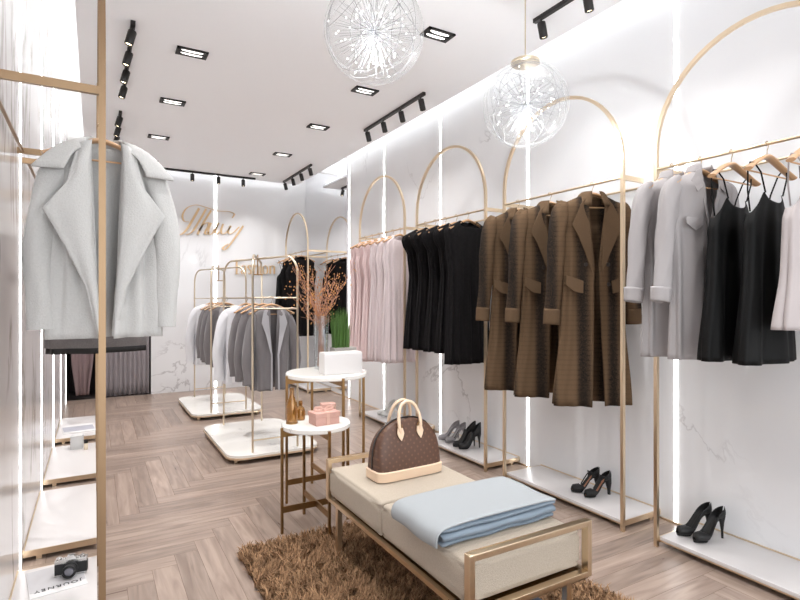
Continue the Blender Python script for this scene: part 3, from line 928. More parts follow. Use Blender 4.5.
# dark melange top behind it
hang((XLf, 2.05*H, ZR), 'wooden hanger hidden behind the light grey jacket')
t = thing('melange_top', 'dark grey melange garment showing below the light grey jacket hem', 'top', (XLf-0.01, 2.05*H, ZR))
lv = shoulder_levels(0.19, [(-0.4, 0.185, 0.08), (-0.93, 0.192, 0.09)])
body(lv, lambda f: ZSH, -0.925, amp=0.008, ph=2, fr=(5, 8, 13)).build('garment_body', M_wooldk, t, solid=0.006, auto=False)
lv2 = [(-0.85, 0.180, 0.08), (-0.955, 0.185, 0.084)]
body(lv2, lambda f: -0.85, -0.95, amp=0.01, ph=2, nz=6, fr=(5, 8, 13), amptop=1).build('lining', M_lining, t, solid=0.004, auto=False)

# --- corner black dresses
hang((XA, 6.0*H, ZR), 'wooden hanger with the corner black slip dress')
hang((XA, 5.80*H, ZR), 'wooden hanger with the middle black dress in the back corner')
hang((XA, 5.60*H, ZR), 'wooden hanger with the front black dress in the back corner')
dup(s0, (XA-0.03, 6.0*H, ZR), 0, 'black slip dress hanging farthest back, left of the corner dresses', 'corner black dresses')
q = cap_dress('black_dress', 'black dress in the back corner behind the twig vase, front one', (XA, 5.60*H, ZR), M_blk, -1.25, sh=0.2, waist=0.2, hemw=0.2, grp='corner black dresses')
dup(q, (XA, 5.80*H, ZR), 0, 'black dress in the back corner, between its two neighbours')

# ------------------------------------------------------------------ floor racks with rounded marble bases
def rrect(x0, x1, y0, y1, r, n=10):
    out = []
    for cx, cy, a0 in ((x1-r, y1-r, 0), (x0+r, y1-r, PI/2), (x0+r, y0+r, PI), (x1-r, y0+r, 1.5*PI)):
        for k in range(n+1):
            a = a0+PI/2*k/n
            out.append((cx+r*math.cos(a), cy+r*math.sin(a)))
    return out
def floor_rack(label, y0):
    t = thing('floor_rack', label, 'clothes rack', (1.0*H, (y0+0.47)*H, 0), 0, 'gold floor racks')
    a, b_ = 0.295*H, 0.475*H
    MB().prism(rrect(-a, a, -b_, b_, 0.11*H), 0.036*H, 0.05*H).build('base_top', M_marbletop, t)
    MB().prism(rrect(-a-0.006, a+0.006, -b_-0.006, b_+0.006, 0.11*H), 0.026*H, 0.0365*H).build('base_edge', M_gold, t)
    for x, y in ((-a+.07, -b_+.07), (a-.07, -b_+.07), (-a+.07, b_-.07), (a-.07, b_-.07)):
        MB().lathe([(0.018, 0), (0.022, 0.026*H)], 14, Matrix.Translation((x, y, 0))).build('foot', M_gold, t)
    px, py = 0.145*H, 0.425*H
    zt = 1.29*H; rc = 0.1*H
    for s in (-1, 1):
        P0 = Vector((-px, -py*s, 0)); P1 = Vector((px, py*s, 0))
        d = (P1-P0); L_ = d.length; d.normalize()
        rc2 = 0.12*H
        pts = [P0+Vector((0, 0, 0.05*H)), P0+Vector((0, 0, 0.7*H)), P0+Vector((0, 0, zt-rc2))]
        for k in range(1, 9):
            an = PI/2*k/8
            pts.append(P0+d*rc2*(1-math.cos(an))+Vector((0, 0, zt-rc2+rc2*math.sin(an))))
        pts.append((P0+P1)/2+Vector((0, 0, zt)))
        for k in range(8, -1, -1):
            an = PI/2*k/8
            pts.append(P1-d*rc2*(1-math.cos(an))+Vector((0, 0, zt-rc2+rc2*math.sin(an))))
        pts += [P1+Vector((0, 0, 0.7*H)), P1+Vector((0, 0, 0.05*H))]
        MB().tube(pts, 0.0095, 8).build('crossing_arch', M_palegold, t)
    MB().tube([(0, 0, zt-0.15), (0, 0, zt+0.04)], 0.006, 8).build('centre_pin', M_oldgold, t)
    MB().tube([(-0.05, 0, zt-0.15), (0.05, 0, zt-0.15)], 0.005, 8).build('centre_bar', M_oldgold, t)
    zr = 1.015*H
    for p, q_ in (((-px, -py), (px, -py)), ((-px, py), (px, py)), ((-px, -py), (-px, py)), ((px, -py), (px, py))):
        MB().tube([(p[0], p[1], zr), (q_[0], q_[1], zr)], 0.006, 8).build('upper_rail', M_palegold, t)
    MB().tube([(0, -py, zr), (0, py, zr)], 0.0075, 8).build('hanging_rail', M_palegold, t)
    MB().tube([(-px, -py, 0.945*H), (px, -py, 0.945*H)], 0.008, 8).build('front_bar', M_palegold, t)
    for s in (-1, 1):
        MB().tube([(-px, py*s, 0.125*H), (px, py*s, 0.125*H)], 0.006, 8).build('stretcher', M_gold, t)
    return t
r0 = floor_rack('gold crossed-arch floor rack on white base, nearer the round tables', 3.27)
dup(r0, (1.0*H, (4.62+0.47)*H, 0), 0, 'gold crossed-arch floor rack on white base, farther back under the sign')
ZQ = 1.015*H
g0 = g1 = w0 = None
for y0, which in ((3.27, 'near'), (4.62, 'far')):
    base = [(y0+0.135, 'g', 'front'), (y0+0.33, 'g', 'middle'), (y0+0.56, 'g', 'third'), (y0+0.78, 'w', 'rear')]
    for y, kd, pos in base:
        rzz = {'front': 0.02, 'middle': -0.12, 'third': 0.1, 'rear': -0.1}[pos]
        hang((1.0*H, y*H, ZQ), 'wooden hanger holding the %s jacket on the %s floor rack' % (pos, which), rz=rzz)
        if kd == 'g':
            lb = '%s grey open jacket on the %s gold floor rack' % (pos, which)
            if g0 is None: g0 = jacket('grey_jacket', lb, (1.0*H, y*H, ZQ), M_grey, M_greyedge, hem=-0.80, sh=0.165, cuffz=-0.74, grp='jackets on the floor racks', rz=rzz, gapk=0.5)
            else: dup(g0, (1.0*H, y*H, ZQ), rzz, lb)
        else:
            lb = 'white long sleeved jacket at the rear of the %s gold floor rack' % which
            if w0 is None: w0 = jacket('white_jacket', lb, (0.975*H, y*H, ZQ), M_whitecloth, M_whitecloth, hem=-0.86, sh=0.19, cuffz=-0.82, grp='jackets on the floor racks', rz=rzz, gapk=0.4)
            else: dup(w0, (0.975*H, y*H, ZQ), rzz, lb)

# ------------------------------------------------------------------ bench
BX0, BX1, BY0, BY1 = 0.803*H, 1.243*H, 1.05*H, 1.98*H
t = thing('upholstered_bench', 'gold framed bench with cream linen cushions on the brown rug', 'bench', ((BX0+BX1)/2, (BY0+BY1)/2, 0))
cx, cy = (BX0+BX1)/2, (BY0+BY1)/2
hx, hy = (BX1-BX0)/2, (BY1-BY0)/2
zt, zb, tb = 0.366*H, 0.205*H, 0.022
for s in (-1, 1):
    y = s*(hy-0.011)
    b = MB()
    b.box(-hx, -hx+tb, y-0.016, y+0.016, zb, zt).box(hx-tb, hx, y-0.016, y+0.016, zb, zt)
    b.box(-hx+tb, hx-tb, y-0.016, y+0.016, zt-tb, zt).box(-hx+tb, hx-tb, y-0.016, y+0.016, zb, zb+tb)
    b.build('end_hoop', M_gold, t, smooth=False, bevel=0.002)
for s in (-1, 1):
    MB().box(s*(hx-0.011)-0.011, s*(hx-0.011)+0.011, -hy+0.03, hy-0.03, zb, zb+0.018).build('side_rail', M_gold, t, smooth=False)
    MB().box(-hx+0.03, hx-0.03, s*(hy-0.09)-0.011, s*(hy-0.09)+0.011, zb-0.05, zb-0.002).build('cross_rail', M_gold, t, smooth=False)
    for s2 in (-1, 1):
        MB().box(s*(hx-0.035)-0.014, s*(hx-0.035)+0.014, s2*(hy-0.09)-0.014, s2*(hy-0.09)+0.014, 0.004, zb).build('leg', M_gold, t, smooth=False, bevel=0.002)
MB().box(-hx+0.025, hx-0.025, -hy+0.03, hy-0.03, zb+0.004, zb+0.014).build('seat_board', M_oldgold, t, smooth=False)
ys = 1.53*H-cy
def cushion(y0, y1, x0, x1, z0, z1, name):
    n = 26
    rows = []
    mb = MB()
    b = bmesh.new()
    bmesh.ops.create_cube(b, size=1)
    bmesh.ops.subdivide_edges(b, edges=b.edges[:], cuts=9, use_grid_fill=True)
    for v in b.verts:
        x, y, z = v.co*2
        e = 0.965+0.035*(1-abs(x)**6)
        # superellipsoid-like soft box
        fx = x*(1-0.03*abs(z)**8*abs(1)); fy = y*(1-0.02*abs(z)**8)
        bul = 0.10*(1-x**4)*(1-y**4)
        zz = z*(0.93+bul*0.7)
        v.co = Vector(((x0+x1)/2+fx*(x1-x0)/2, (y0+y1)/2+fy*(y1-y0)/2, (z0+z1)/2+zz*(z1-z0)/2))
    bmesh.ops.bevel(b, geom=[e for e in b.edges if e.calc_face_angle(0) > 0.8], offset=0.014, segments=3, profile=0.6, affect='EDGES')
    b.verts.index_update()
    mb.add([v.co.copy() for v in b.verts], [[v.index for v in f.verts] for f in b.faces])
    b.free()
    o = mb.build(name, M_cush, t, auto=False)
    return o
cushion(-hy+0.032, ys-0.002, -hx+0.012, hx-0.022, zb+0.02, 0.338*H, 'seat_cushion')
cushion(ys+0.002, hy-0.030, -hx+0.006, hx-0.022, zb+0.02, 0.340*H, 'seat_cushion')

# folded blanket
t = thing('folded_blanket', 'pale blue folded blanket on the near half of the bench', 'blanket', (1.005*H, 1.275*H, 0.3385*H)).scale = (0.96, 1, 1)
t = C.objects['folded_blanket']
def fold_sheet():
    """serpentine cloth section swept in x"""
    hw = 0.115*H
    layers = 4
    th = 0.0185
    sec = []
    # big outer wrap from bottom over far side back over the top, near side shows the inner layers
    for k in range(layers):
        z = 0.008+k*th
        ins = 0.010 if k < layers-1 else 0.0
        ya, yb = -hw+ins, hw-0.012
        seg = [(ya+(yb-ya)*q_/8, z) for q_ in range(9)]
        if k % 2: seg = seg[::-1]
        sec += seg
        if k < layers-1:
            ye = yb if k % 2 == 0 else ya
            sgn = 1 if k % 2 == 0 else -1
            for q_ in range(1, 5):
                a = -PI/2+PI*q_/5
                sec.append((ye+sgn*math.cos(a)*th/2, z+th/2+math.sin(a)*th/2))
    return sec
sec = fold_sheet()
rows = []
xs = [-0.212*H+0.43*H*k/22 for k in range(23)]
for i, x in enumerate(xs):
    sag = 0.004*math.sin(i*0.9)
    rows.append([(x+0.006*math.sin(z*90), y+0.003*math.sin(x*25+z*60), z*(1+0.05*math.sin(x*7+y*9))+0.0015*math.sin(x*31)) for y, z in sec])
o = MB().grid(rows).build('blanket_layers', mat('shaded_wool_folds', srgb(132, 146, 160), 0.95, bump=0.4, bscale=300), t, solid=0.0105, auto=False)  # same wool in a darker tone, painting the shade between the folds
# top layer wraps over the left end
tw = []
for i in range(17):
    u = i/16
    y = -0.122*H+0.240*H*u
    row = []
    for (x, z) in [(-0.235*H, 0.006), (-0.240*H, 0.03), (-0.236*H, 0.058), (-0.218*H, 0.075), (-0.17*H, 0.081), (-0.08*H, 0.083), (0.02*H, 0.084), (0.12*H, 0.083), (0.205*H, 0.080), (0.218*H, 0.075)]:
        row.append((x+0.003*math.sin(y*30), y, z+0.002*math.sin(x*22+y*17)))
    tw.append(row)
MB().grid(tw).build('top_fold', M_blanket, t, solid=0.011, subd=1, auto=False)

# handbag
def monogram():
    m = mat('brown_monogram', srgb(92, 62, 46), 0.45, bump=0.1, bscale=300)
    nt = m.node_tree; N = nt.nodes.new; L = nt.links.new
    b = nt.nodes['Principled BSDF']
    tc = N('ShaderNodeTexCoord'); mp = N('ShaderNodeMapping')
    mp.inputs['Rotation'].default_value = (0, PI/4, 0); mp.inputs['Scale'].default_value = (38, 0.01, 38)
    L(tc.outputs['Object'], mp.inputs[0])
    v = N('ShaderNodeTexVoronoi'); v.inputs['Randomness'].default_value = 0; v.inputs['Scale'].default_value = 1
    L(mp.outputs[0], v.inputs['Vector'])
    r = N('ShaderNodeMapRange'); r.inputs[1].default_value = 0.16; r.inputs[2].default_value = 0.26; r.inputs[3].default_value = 1; r.inputs[4].default_value = 0
    L(v.outputs['Distance'], r.inputs[0])
    mx = N('ShaderNodeMix'); mx.data_type = 'RGBA'
    mx.inputs[6].default_value = srgb(86, 58, 44); mx.inputs[7].default_value = srgb(104, 74, 55)
    L(r.outputs[0], mx.inputs[0]); L(mx.outputs[2], b.inputs['Base Color'])
    return m
M_mono = monogram()
t = thing('handbag', 'brown monogram handbag with tan leather handles on the bench', 'handbag', (1.022*H, 1.735*H, 0.341*H), math.radians(2))
def ssec(a, b_, n=40, e=0.35):
    out = []
    for k in range(n):
        f = 2*PI*k/n
        c, s = math.cos(f), math.sin(f)
        out.append((a*math.copysign(abs(c)**e, c), b_*math.copysign(abs(s)**e, s)))
    return out
tabw = [(0.0, 0.188, 0.078), (0.05, 0.190, 0.078), (0.10, 0.189, 0.072), (0.15, 0.184, 0.064), (0.19, 0.172, 0.055), (0.222, 0.153, 0.047), (0.250, 0.125, 0.04), (0.270, 0.092, 0.034), (0.282, 0.055, 0.028), (0.287, 0.015, 0.02)]
BAGS = [(z*1.0, a*1.0, b_) for z, a, b_ in tabw]
rows = [[(x, y, z) for x, y in ssec(a, b_)] for z, a, b_ in BAGS[1:]]
b = MB().grid(rows, wrap=True)
b.build('bag_body', M_mono, t, subd=1, auto=False)
rows = [[(x, y, z) for x, y in ssec(a, b_)] for z, a, b_ in ((0.004, 0.18, 0.07), (0.0, 0.186, 0.078), (0.004, 0.196, 0.086), (0.046, 0.197, 0.085), (0.051, 0.190, 0.078))]
b = MB().grid(rows, wrap=True); b.add([(x, y, 0.004) for x, y in ssec(0.18, 0.07)], [tuple(range(40))])
b.build('leather_base', M_tan, t)
arc = [(a, 0, z) for z, a, _ in BAGS[1:]]+[(-a, 0, z) for z, a, _ in BAGS[1:][::-1]]
MB().tube([(x*1.01, y, z+0.003) for x, y, z in arc], 0.004, 8).build('zip_piping', M_button, t)
for s in (-1, 1):
    yy = s*0.045
    pts = [(-0.058, yy*1.12, 0.225), (-0.064, yy*1.15, 0.26), (-0.060, yy*0.9, 0.31), (-0.038, yy*0.6, 0.357), (0, yy*0.5, 0.374), (0.038, yy*0.6, 0.357), (0.060, yy*0.9, 0.31), (0.064, yy*1.15, 0.26), (0.058, yy*1.12, 0.225)]
    hd = MB().tube(spline(pts, 5), 0.0085, 10).build('handle', M_tan, t)
    for x in (-0.058, 0.058):
        y0 = s*0.052; off = s*0.006
        MB().plate([(x-0.014, y0-s*0.006, 0.250), (x+0.014, y0-s*0.006, 0.250), (x+0.020, y0, 0.225), (x+0.012, y0+s*0.003, 0.205), (x, y0+s*0.008, 0.188), (x-0.012, y0+s*0.003, 0.205), (x-0.020, y0, 0.225)], (0, off, 0)).build('handle_tab', M_tan, t, bevel=0.001)
        MB().tube([(x+0.012*math.cos(a), s*0.050, 0.254+0.012*math.sin(a)) for a in [2*PI*k/16 for k in range(16)]], 0.0028, 6, closed=True).build('ring', M_oldgold, t)

# ------------------------------------------------------------------ round side tables
def side_table(label, x, y, r, z):
    t = thing('round_side_table', label, 'table', (x*H, y*H, 0), 0, 'nesting round side tables')
    R_ = r*H; Z = z*H
    th = 0.032
    MB().lathe([(0, Z-th), (R_-0.006, Z-th), (R_, Z-th+0.006), (R_, Z-0.006), (R_-0.006, Z), (0, Z)], 56).build('marble_top', M_marbletop, t)
    for k in range(4):
        a = PI/2*k
        M_ = Matrix.Rotation(a, 4, 'Z')
        MB().box(R_-0.002, R_+0.012, -0.0075, 0.0075, 0, Z-th*0.4, M=M_).build('leg', M_oldgold, t, smooth=False)
    for s in (0, PI/2):
        M_ = Matrix.Rotation(s, 4, 'Z')
        zz = 0.0012 if s else 0
        MB().box(-R_, R_, -0.004, 0.004, 0.088*H, 0.088*H+0.036+zz, M=M_).build('stretcher', M_oldgold, t, smooth=False)
        MB().box(-R_, R_, -0.004, 0.004, Z-th-0.034-zz, Z-th, M=M_).build('apron', M_oldgold, t, smooth=False)
    return t
side_table('shorter round marble table with brass legs beside the bench', 0.85, 2.215, 0.150, 0.462)
side_table('taller round marble table with brass legs holding the vase', 1.03, 2.535, 0.206, 0.635)

# things on the small table
ZS = 0.462*H
t = thing('gift_box', 'dusty pink gift box with bow on the shorter marble table', 'box', (0.870*H, 2.17*H, ZS), math.radians(4))
t.scale = (1.2, 0.95, 1)
MB().box(-0.062, 0.062, -0.055, 0.055, 0, 0.05, bev=0.002).build('box_base', M_pinkbox, t)
MB().box(-0.066, 0.066, -0.059, 0.059, 0.046, 0.072, bev=0.002).build('box_lid', M_pinkbox, t)
M_rib = mat('ribbon', srgb(206, 166, 152), 0.5)
MB().box(-0.008, 0.008, -0.0605, 0.0605, 0.0, 0.074).build('ribbon', M_rib, t, smooth=False)
b = MB()
for s in (-1, 1):
    b.tube([(0, 0, 0.076), (s*0.02, 0.004, 0.094), (s*0.045, 0.008, 0.096), (s*0.05, 0.004, 0.084), (s*0.03, 0, 0.076), (0, 0, 0.076)], 0.008, 8, flat=(0.25, 1))
b.ball((0, 0, 0.08), 0.010)
b.build('bow', M_rib, t)
t = thing('gold_clasp_box', 'small pink box with gold clasp behind the larger gift box', 'box', (0.935*H, 2.285*H, ZS), math.radians(-8))
MB().box(-0.045, 0.045, -0.03, 0.03, 0, 0.085, bev=0.004).build('box_base', M_pinkbox, t)
MB().tube([(0.03+0.009*math.cos(a), -0.032, 0.05+0.02*math.sin(a)) for a in [2*PI*k/16 for k in range(16)]], 0.0025, 6, closed=True).build('clasp', M_palegold, t)
t = thing('amber_bottle', 'tall amber glass bottle vase on the shorter marble table', 'vase', (0.748*H, 2.24*H, ZS)).scale = (1, 1, 1.25)
t = C.objects['amber_bottle']
MB().lathe([(0, 0.0), (0.030, 0.0), (0.033, 0.012), (0.034, 0.075), (0.030, 0.10), (0.018, 0.12), (0.012, 0.14), (0.013, 0.165), (0.011, 0.165), (0.010, 0.14), (0, 0.13)], 24).build('bottle_body', M_amber, t)
MB().lathe([(0.0345, 0), (0.0345, 0.008), (0.0, 0.008), (0, 0)], 24).build('base_ring', M_oldgold, t)
t = thing('amber_jar', 'short amber glass bottle beside the taller amber one', 'vase', (0.803*H, 2.285*H, ZS))
MB().lathe([(0, 0.0), (0.026, 0.0), (0.029, 0.01), (0.030, 0.05), (0.024, 0.072), (0.012, 0.085), (0.013, 0.105), (0.009, 0.105), (0.0, 0.08)], 22).build('bottle_body', M_amber, t)
MB().lathe([(0, 0.103), (0.011, 0.103), (0.012, 0.116), (0, 0.118)], 14).build('stopper', M_oldgold, t)

# things on the tall table
ZG = 0.635*H
t = thing('white_clutch_box', 'white rounded box at the front of the taller marble table', 'box', (1.065*H, 2.435*H, ZG))
MB().box(-0.138, 0.138, -0.05, 0.05, 0, 0.138, bev=0.007).build('box_body', M_white, t)
MB().box(-0.134, 0.134, -0.047, 0.047, 0.13, 0.146, bev=0.005).build('lid', M_white, t)
t = thing('grass_planter', 'grey stone planter of upright green grass on taller table', 'plant', (1.145*H, 2.585*H, ZG))
MB().box(-0.085, 0.085, -0.045, 0.045, 0, 0.155, bev=0.004).build('planter', M_stone, t)
b = MB()
rnd = random.Random(3)
for k in range(420):
    x, y = rnd.uniform(-0.078, 0.03), rnd.uniform(-0.038, 0.038)
    hh = rnd.uniform(0.16, 0.30)
    dx, dy = rnd.uniform(-0.02, 0.02), rnd.uniform(-0.02, 0.02)
    w_ = rnd.uniform(0.0018, 0.0032); a = rnd.uniform(0, PI)
    ux, uy = math.cos(a)*w_, math.sin(a)*w_
    b.add([(x-ux, y-uy, 0.14), (x+ux, y+uy, 0.14), (x+dx*.4-ux, y+dy*.4-uy, 0.15+hh*.5), (x+dx*.4+ux, y+dy*.4+uy, 0.15+hh*.5), (x+dx, y+dy, 0.15+hh)], [(0, 1, 3, 2), (2, 3, 4)])
o = b.build('grass_blades', M_grass, t, fix=False, auto=False); o['kind'] = 'stuff'
t = thing('glass_vase', 'tall clear glass vase on the taller marble table', 'vase', (1.04*H, 2.635*H, ZG))
MB().lathe([(0.0, 0.0), (0.045, 0.0), (0.048, 0.01), (0.055, 0.38), (0.053, 0.38), (0.045, 0.02), (0.0, 0.016)], 32).build('vase_body', M_vase, t)
t = thing('twig_bouquet', 'bunch of copper budding twigs standing in the clear vase', 'branches', (1.04*H, 2.635*H, ZG+0.012))
twig = None
rnd = random.Random(11)
for k in range(26):
    a = rnd.uniform(0, 2*PI)
    sp = rnd.uniform(0.05, 0.30)
    hh = rnd.uniform(0.52, 0.74)
    sx, sy = math.cos(a)*sp, math.sin(a)*sp
    if sx > 0.20: sx = 0.20
    r0_ = rnd.uniform(0, 0.028)
    pts = []
    for i in range(9):
        u = i/8
        lim = 0.038 if u < 0.45 else 1
        px, py = -math.cos(a)*r0_*(1-u)+sx*max(0, u-0.35)**1.3*1.6, -math.sin(a)*r0_*(1-u)+sy*max(0, u-0.35)**1.3*1.6
        j = 0.0035 if u < 0.45 else 0.014
        pts.append((px+rnd.uniform(-j, j), py+rnd.uniform(-j, j), hh*u+0.008))
    b = MB().tube(pts, [0.0028-0.0016*i/8 for i in range(9)], 5)
    for q_ in range(6):
        i = rnd.randint(4, 7)
        p = Vector(pts[i]); d = Vector((rnd.uniform(-1, 1), rnd.uniform(-1, 1), rnd.uniform(0.3, 1.2))).normalized()*rnd.uniform(0.05, 0.11)
        b.tube([p, p+d*0.5+Vector((0, 0, 0.004)), p+d], 0.0013, 4)
    st = b.build('twig', M_twig, t)
    b = MB()
    for q_ in range(16):
        i = rnd.randint(5, 8); p = pts[i]
        b.ball((p[0]+rnd.uniform(-.045, .045), p[1]+rnd.uniform(-.045, .045), p[2]+rnd.uniform(-.05, .05)), rnd.uniform(0.0024, 0.0042), 6, 4, (1, 1, 1.4))
    o = b.build('buds', M_bud, st, auto=False); o['kind'] = 'stuff'

# ------------------------------------------------------------------ shoes
def shoe_mesh(style):
    L_ = 0.205
    hh = {'pump': 0.10, 'tstrap': 0.085, 'bootie': 0.10}[style]
    rows = []
    n = 28
    for i in range(n+1):
        t_ = i/n
        y = -L_/2+L_*t_
        u = max(0.0, min(1.0, (t_-0.30)/0.50)); base = 0.010+hh*(u*u*(3-2*u))
        wv = 0.036*math.sin(PI*min(1, (t_+0.02)/0.62))**0.55 if t_ < 0.31 else 0.036-0.012*min(1, (t_-0.31)/0.35)
        if t_ > 0.88: wv *= math.sqrt(max(0.04, 1-((t_-0.88)/0.125)**2))
        hc = 0.021 if t_ < 0.3 else 0.021+0.012*(t_-0.3)/0.7
        if t_ < 0.06: hc *= 0.55+0.45*t_/0.06
        if style == 'bootie' and t_ > 0.25: hc += 0.028*min(1, (t_-0.25)/0.3)
        op = 0.30 if style != 'bootie' else 0.52
        th = PI if t_ < op-0.03 else PI-(PI*0.42)*min(1, (t_-op+0.03)/0.10)
        if t_ > 0.75: th = min(PI*0.84, th+PI*0.26*(t_-0.75)/0.25)
        if style == 'tstrap' and 0.36 < t_ < 0.66: th = PI*0.36
        row = []
        for k in range(25):
            a = -th+2*th*k/24
            row.append((wv*math.sin(a), y, base+hc-hc*math.cos(a)))
        rows.append(row)
    return rows, hh, L_
def make_shoes(style, m, inner, label, loc, rz, name='heeled_shoe', grp=None):
    t = thing(name, label, 'shoe', loc, rz, grp)
    rows, hh, L_ = shoe_mesh(style)
    MB().grid(rows).build('upper', m, t, solid=0.003, auto=False)
    ins = [[(p[0]*0.86, p[1], p[2]+0.004) for p in r[9:16]] for r in rows[1:-1]]
    MB().grid(ins).build('insole', inner, t, solid=0.001, auto=False)
    sole = [[(x*1.02, r[12][1], r[12][2]-dz) for x, dz in ((-0.9*abs(r[8][0]), 0.001), (0, 0.004), (0.9*abs(r[8][0]), 0.001))] for r in rows]
    MB().grid(sole).build('sole', m, t, solid=0.005, auto=False)
    hz = 0.012+hh
    thick = 1.0 if style != 'tstrap' else 1.7
    MB().tube([(0, L_*0.415, hz+0.012), (0, L_*0.43, hz*0.75), (0, L_*0.445, hz*0.35), (0, L_*0.45, 0.0)], [0.021, 0.0115*thick, 0.0065*thick, 0.0058*thick], 12).build('heel', m, t)
    if style == 'tstrap':
        MB().tube([(0, -L_*0.17, 0.052), (0, -0.01, 0.088), (0, 0.02, 0.125)], 0.004, 6, flat=(1.5, 0.6)).build('strap', m, t)
        MB().tube([(-0.030, 0.055, 0.118), (-0.028, 0.035, 0.128), (0, 0.02, 0.132), (0.028, 0.035, 0.128), (0.030, 0.055, 0.118)], 0.004, 6, flat=(0.8, 1.2)).build('strap', m, t)
    if style == 'bootie':
        MB().tube([(-0.028, 0.02, 0.135), (0, -0.004, 0.14), (0.028, 0.02, 0.135)], 0.004, 6).build('strap', m, t)
    return t
ZP = 0.041*H
def pair(style, m, inner, lab, y, x=2.125, gapy=0.062, rz=-PI/2, name='heeled_shoe', grp=None, twist=0.12, stag=0.0):
    a = make_shoes(style, m, inner, lab % 'left-hand', (x*H, (y+gapy/2)*H, ZP), rz-twist, name, grp)
    dup(a, ((x+stag)*H, (y-gapy/2)*H, ZP), rz-twist*0.6, lab % 'right-hand', grp)
pair('pump', M_shoe, M_shoe, '%s black pump of the pair below the black slip dresses', 1.245, x=2.125, grp='black pumps', twist=0.35, name='high_heel_pump')
pair('tstrap', M_shoe, M_tan2, '%s black T-strap heel with tan insole below the brown coats', 1.80, x=2.135, gapy=0.075, grp='T-strap heels', name='strap_heel', twist=0.3)
pair('bootie', M_shoe, M_shoe, '%s black heeled ankle shoe of the pair by the grey pumps', 2.765, x=2.10, gapy=0.06, grp='black ankle shoes', name='ankle_shoe', twist=0.35)
pair('pump', M_greyshoe, M_shoe, '%s grey pump of the pair beside the handbag and black heels', 2.95, x=2.115, gapy=0.075, grp='grey pumps', name='high_heel_pump', twist=0.2)
pair('pump', M_whiteshoe, M_shoe, '%s pale grey pump of the pair under the pink dresses', 3.86, x=2.115, gapy=0.06, grp='pale pumps', name='high_heel_pump', twist=0.2)

# ------------------------------------------------------------------ camera, magazine and papers on left platforms
t = thing('magazine', 'white magazine titled JOURNEY under the vintage camera', 'magazine', (-0.112*H, 2.165*H, ZP), math.radians(8))
t.scale = (0.95, 0.9, 1)
MB().box(-0.115, 0.115, -0.15, 0.15, 0, 0.006, bev=0.001).build('pages', M_paper, t)
MB().plate([(-0.112, -0.098, 0.0062), (0.112, -0.098, 0.0062), (0.112, 0.148, 0.0062), (-0.112, 0.148, 0.0062)], (0, 0, 0.0006)).build('cover_photo', M_paper2, t, smooth=False)
cu = bpy.data.curves.new('title', 'FONT'); cu.body = 'JOURNEY'; cu.size = 0.038; cu.extrude = 0.0004; cu.align_x = 'CENTER'; cu.space_character = 1.25
cu.materials.append(M_ink)
tmp = bpy.data.objects.new('tmp', cu); C.objects.link(tmp)
bpy.context.view_layer.update()
me = bpy.data.meshes.new_from_object(tmp.evaluated_get(bpy.context.evaluated_depsgraph_get()))
bpy.data.objects.remove(tmp); me.name = 'title_lettering'
if not me.materials: me.materials.append(M_ink)
o = bpy.data.objects.new('title_lettering', me); C.objects.link(o); o.parent = t
o.location = (0, -0.085, 0.0075); o.rotation_euler = (0, 0, PI)
t = thing('film_camera', 'black and silver vintage film camera on the white magazine', 'camera', (-0.068*H, 2.175*H, ZP+0.0072), math.radians(-8))
MB().box(-0.066, 0.066, -0.018, 0.018, 0.006, 0.058, bev=0.004).build('camera_body', M_camblk, t)
MB().box(-0.066, 0.066, -0.017, 0.017, 0.0, 0.008, bev=0.002).build('bottom_plate', M_silver, t)
b = MB().box(-0.066, 0.066, -0.018, 0.018, 0.057, 0.074, bev=0.003)
b.build('top_plate', M_silver, t)
b = MB().add([(-0.026, -0.022, 0.072), (0.026, -0.022, 0.072), (0.026, 0.018, 0.072), (-0.026, 0.018, 0.072), (-0.012, -0.018, 0.092), (0.012, -0.018, 0.092), (0.014, 0.012, 0.090), (-0.014, 0.012, 0.090)], [(3, 2, 1, 0), (4, 5, 6, 7), (0, 1, 5, 4), (1, 2, 6, 5), (2, 3, 7, 6), (3, 0, 4, 7)])
b.build('prism_housing', M_silver, t, bevel=0.002)
Rm = Matrix.Translation((0, -0.018, 0.034))@Matrix.Rotation(PI/2, 4, 'X')
MB().lathe([(0, 0), (0.030, 0), (0.030, 0.012), (0.027, 0.014), (0.027, 0.03), (0.029, 0.032), (0.029, 0.045), (0.024, 0.047), (0.02, 0.04), (0, 0.036)], 28, Rm).build('lens_barrel', M_camblk, t)
MB().lathe([(0, 0.0365), (0.019, 0.0405), (0.018, 0.042), (0, 0.044)], 20, Rm).build('lens_glass', mat('lens_glass', srgb(120, 120, 128), 0.05, 0.6), t)
for x in (-0.05, 0.045):
    MB().lathe([(0, 0), (0.011, 0), (0.011, 0.008), (0.009, 0.01), (0, 0.01)], 16, Matrix.Translation((x, 0, 0.073))).build('dial', M_silver, t)
MB().lathe([(0, 0), (0.004, 0), (0.004, 0.006), (0, 0.007)], 10, Matrix.Translation((0.026, -0.008, 0.073))).build('shutter_button', M_silver, t)

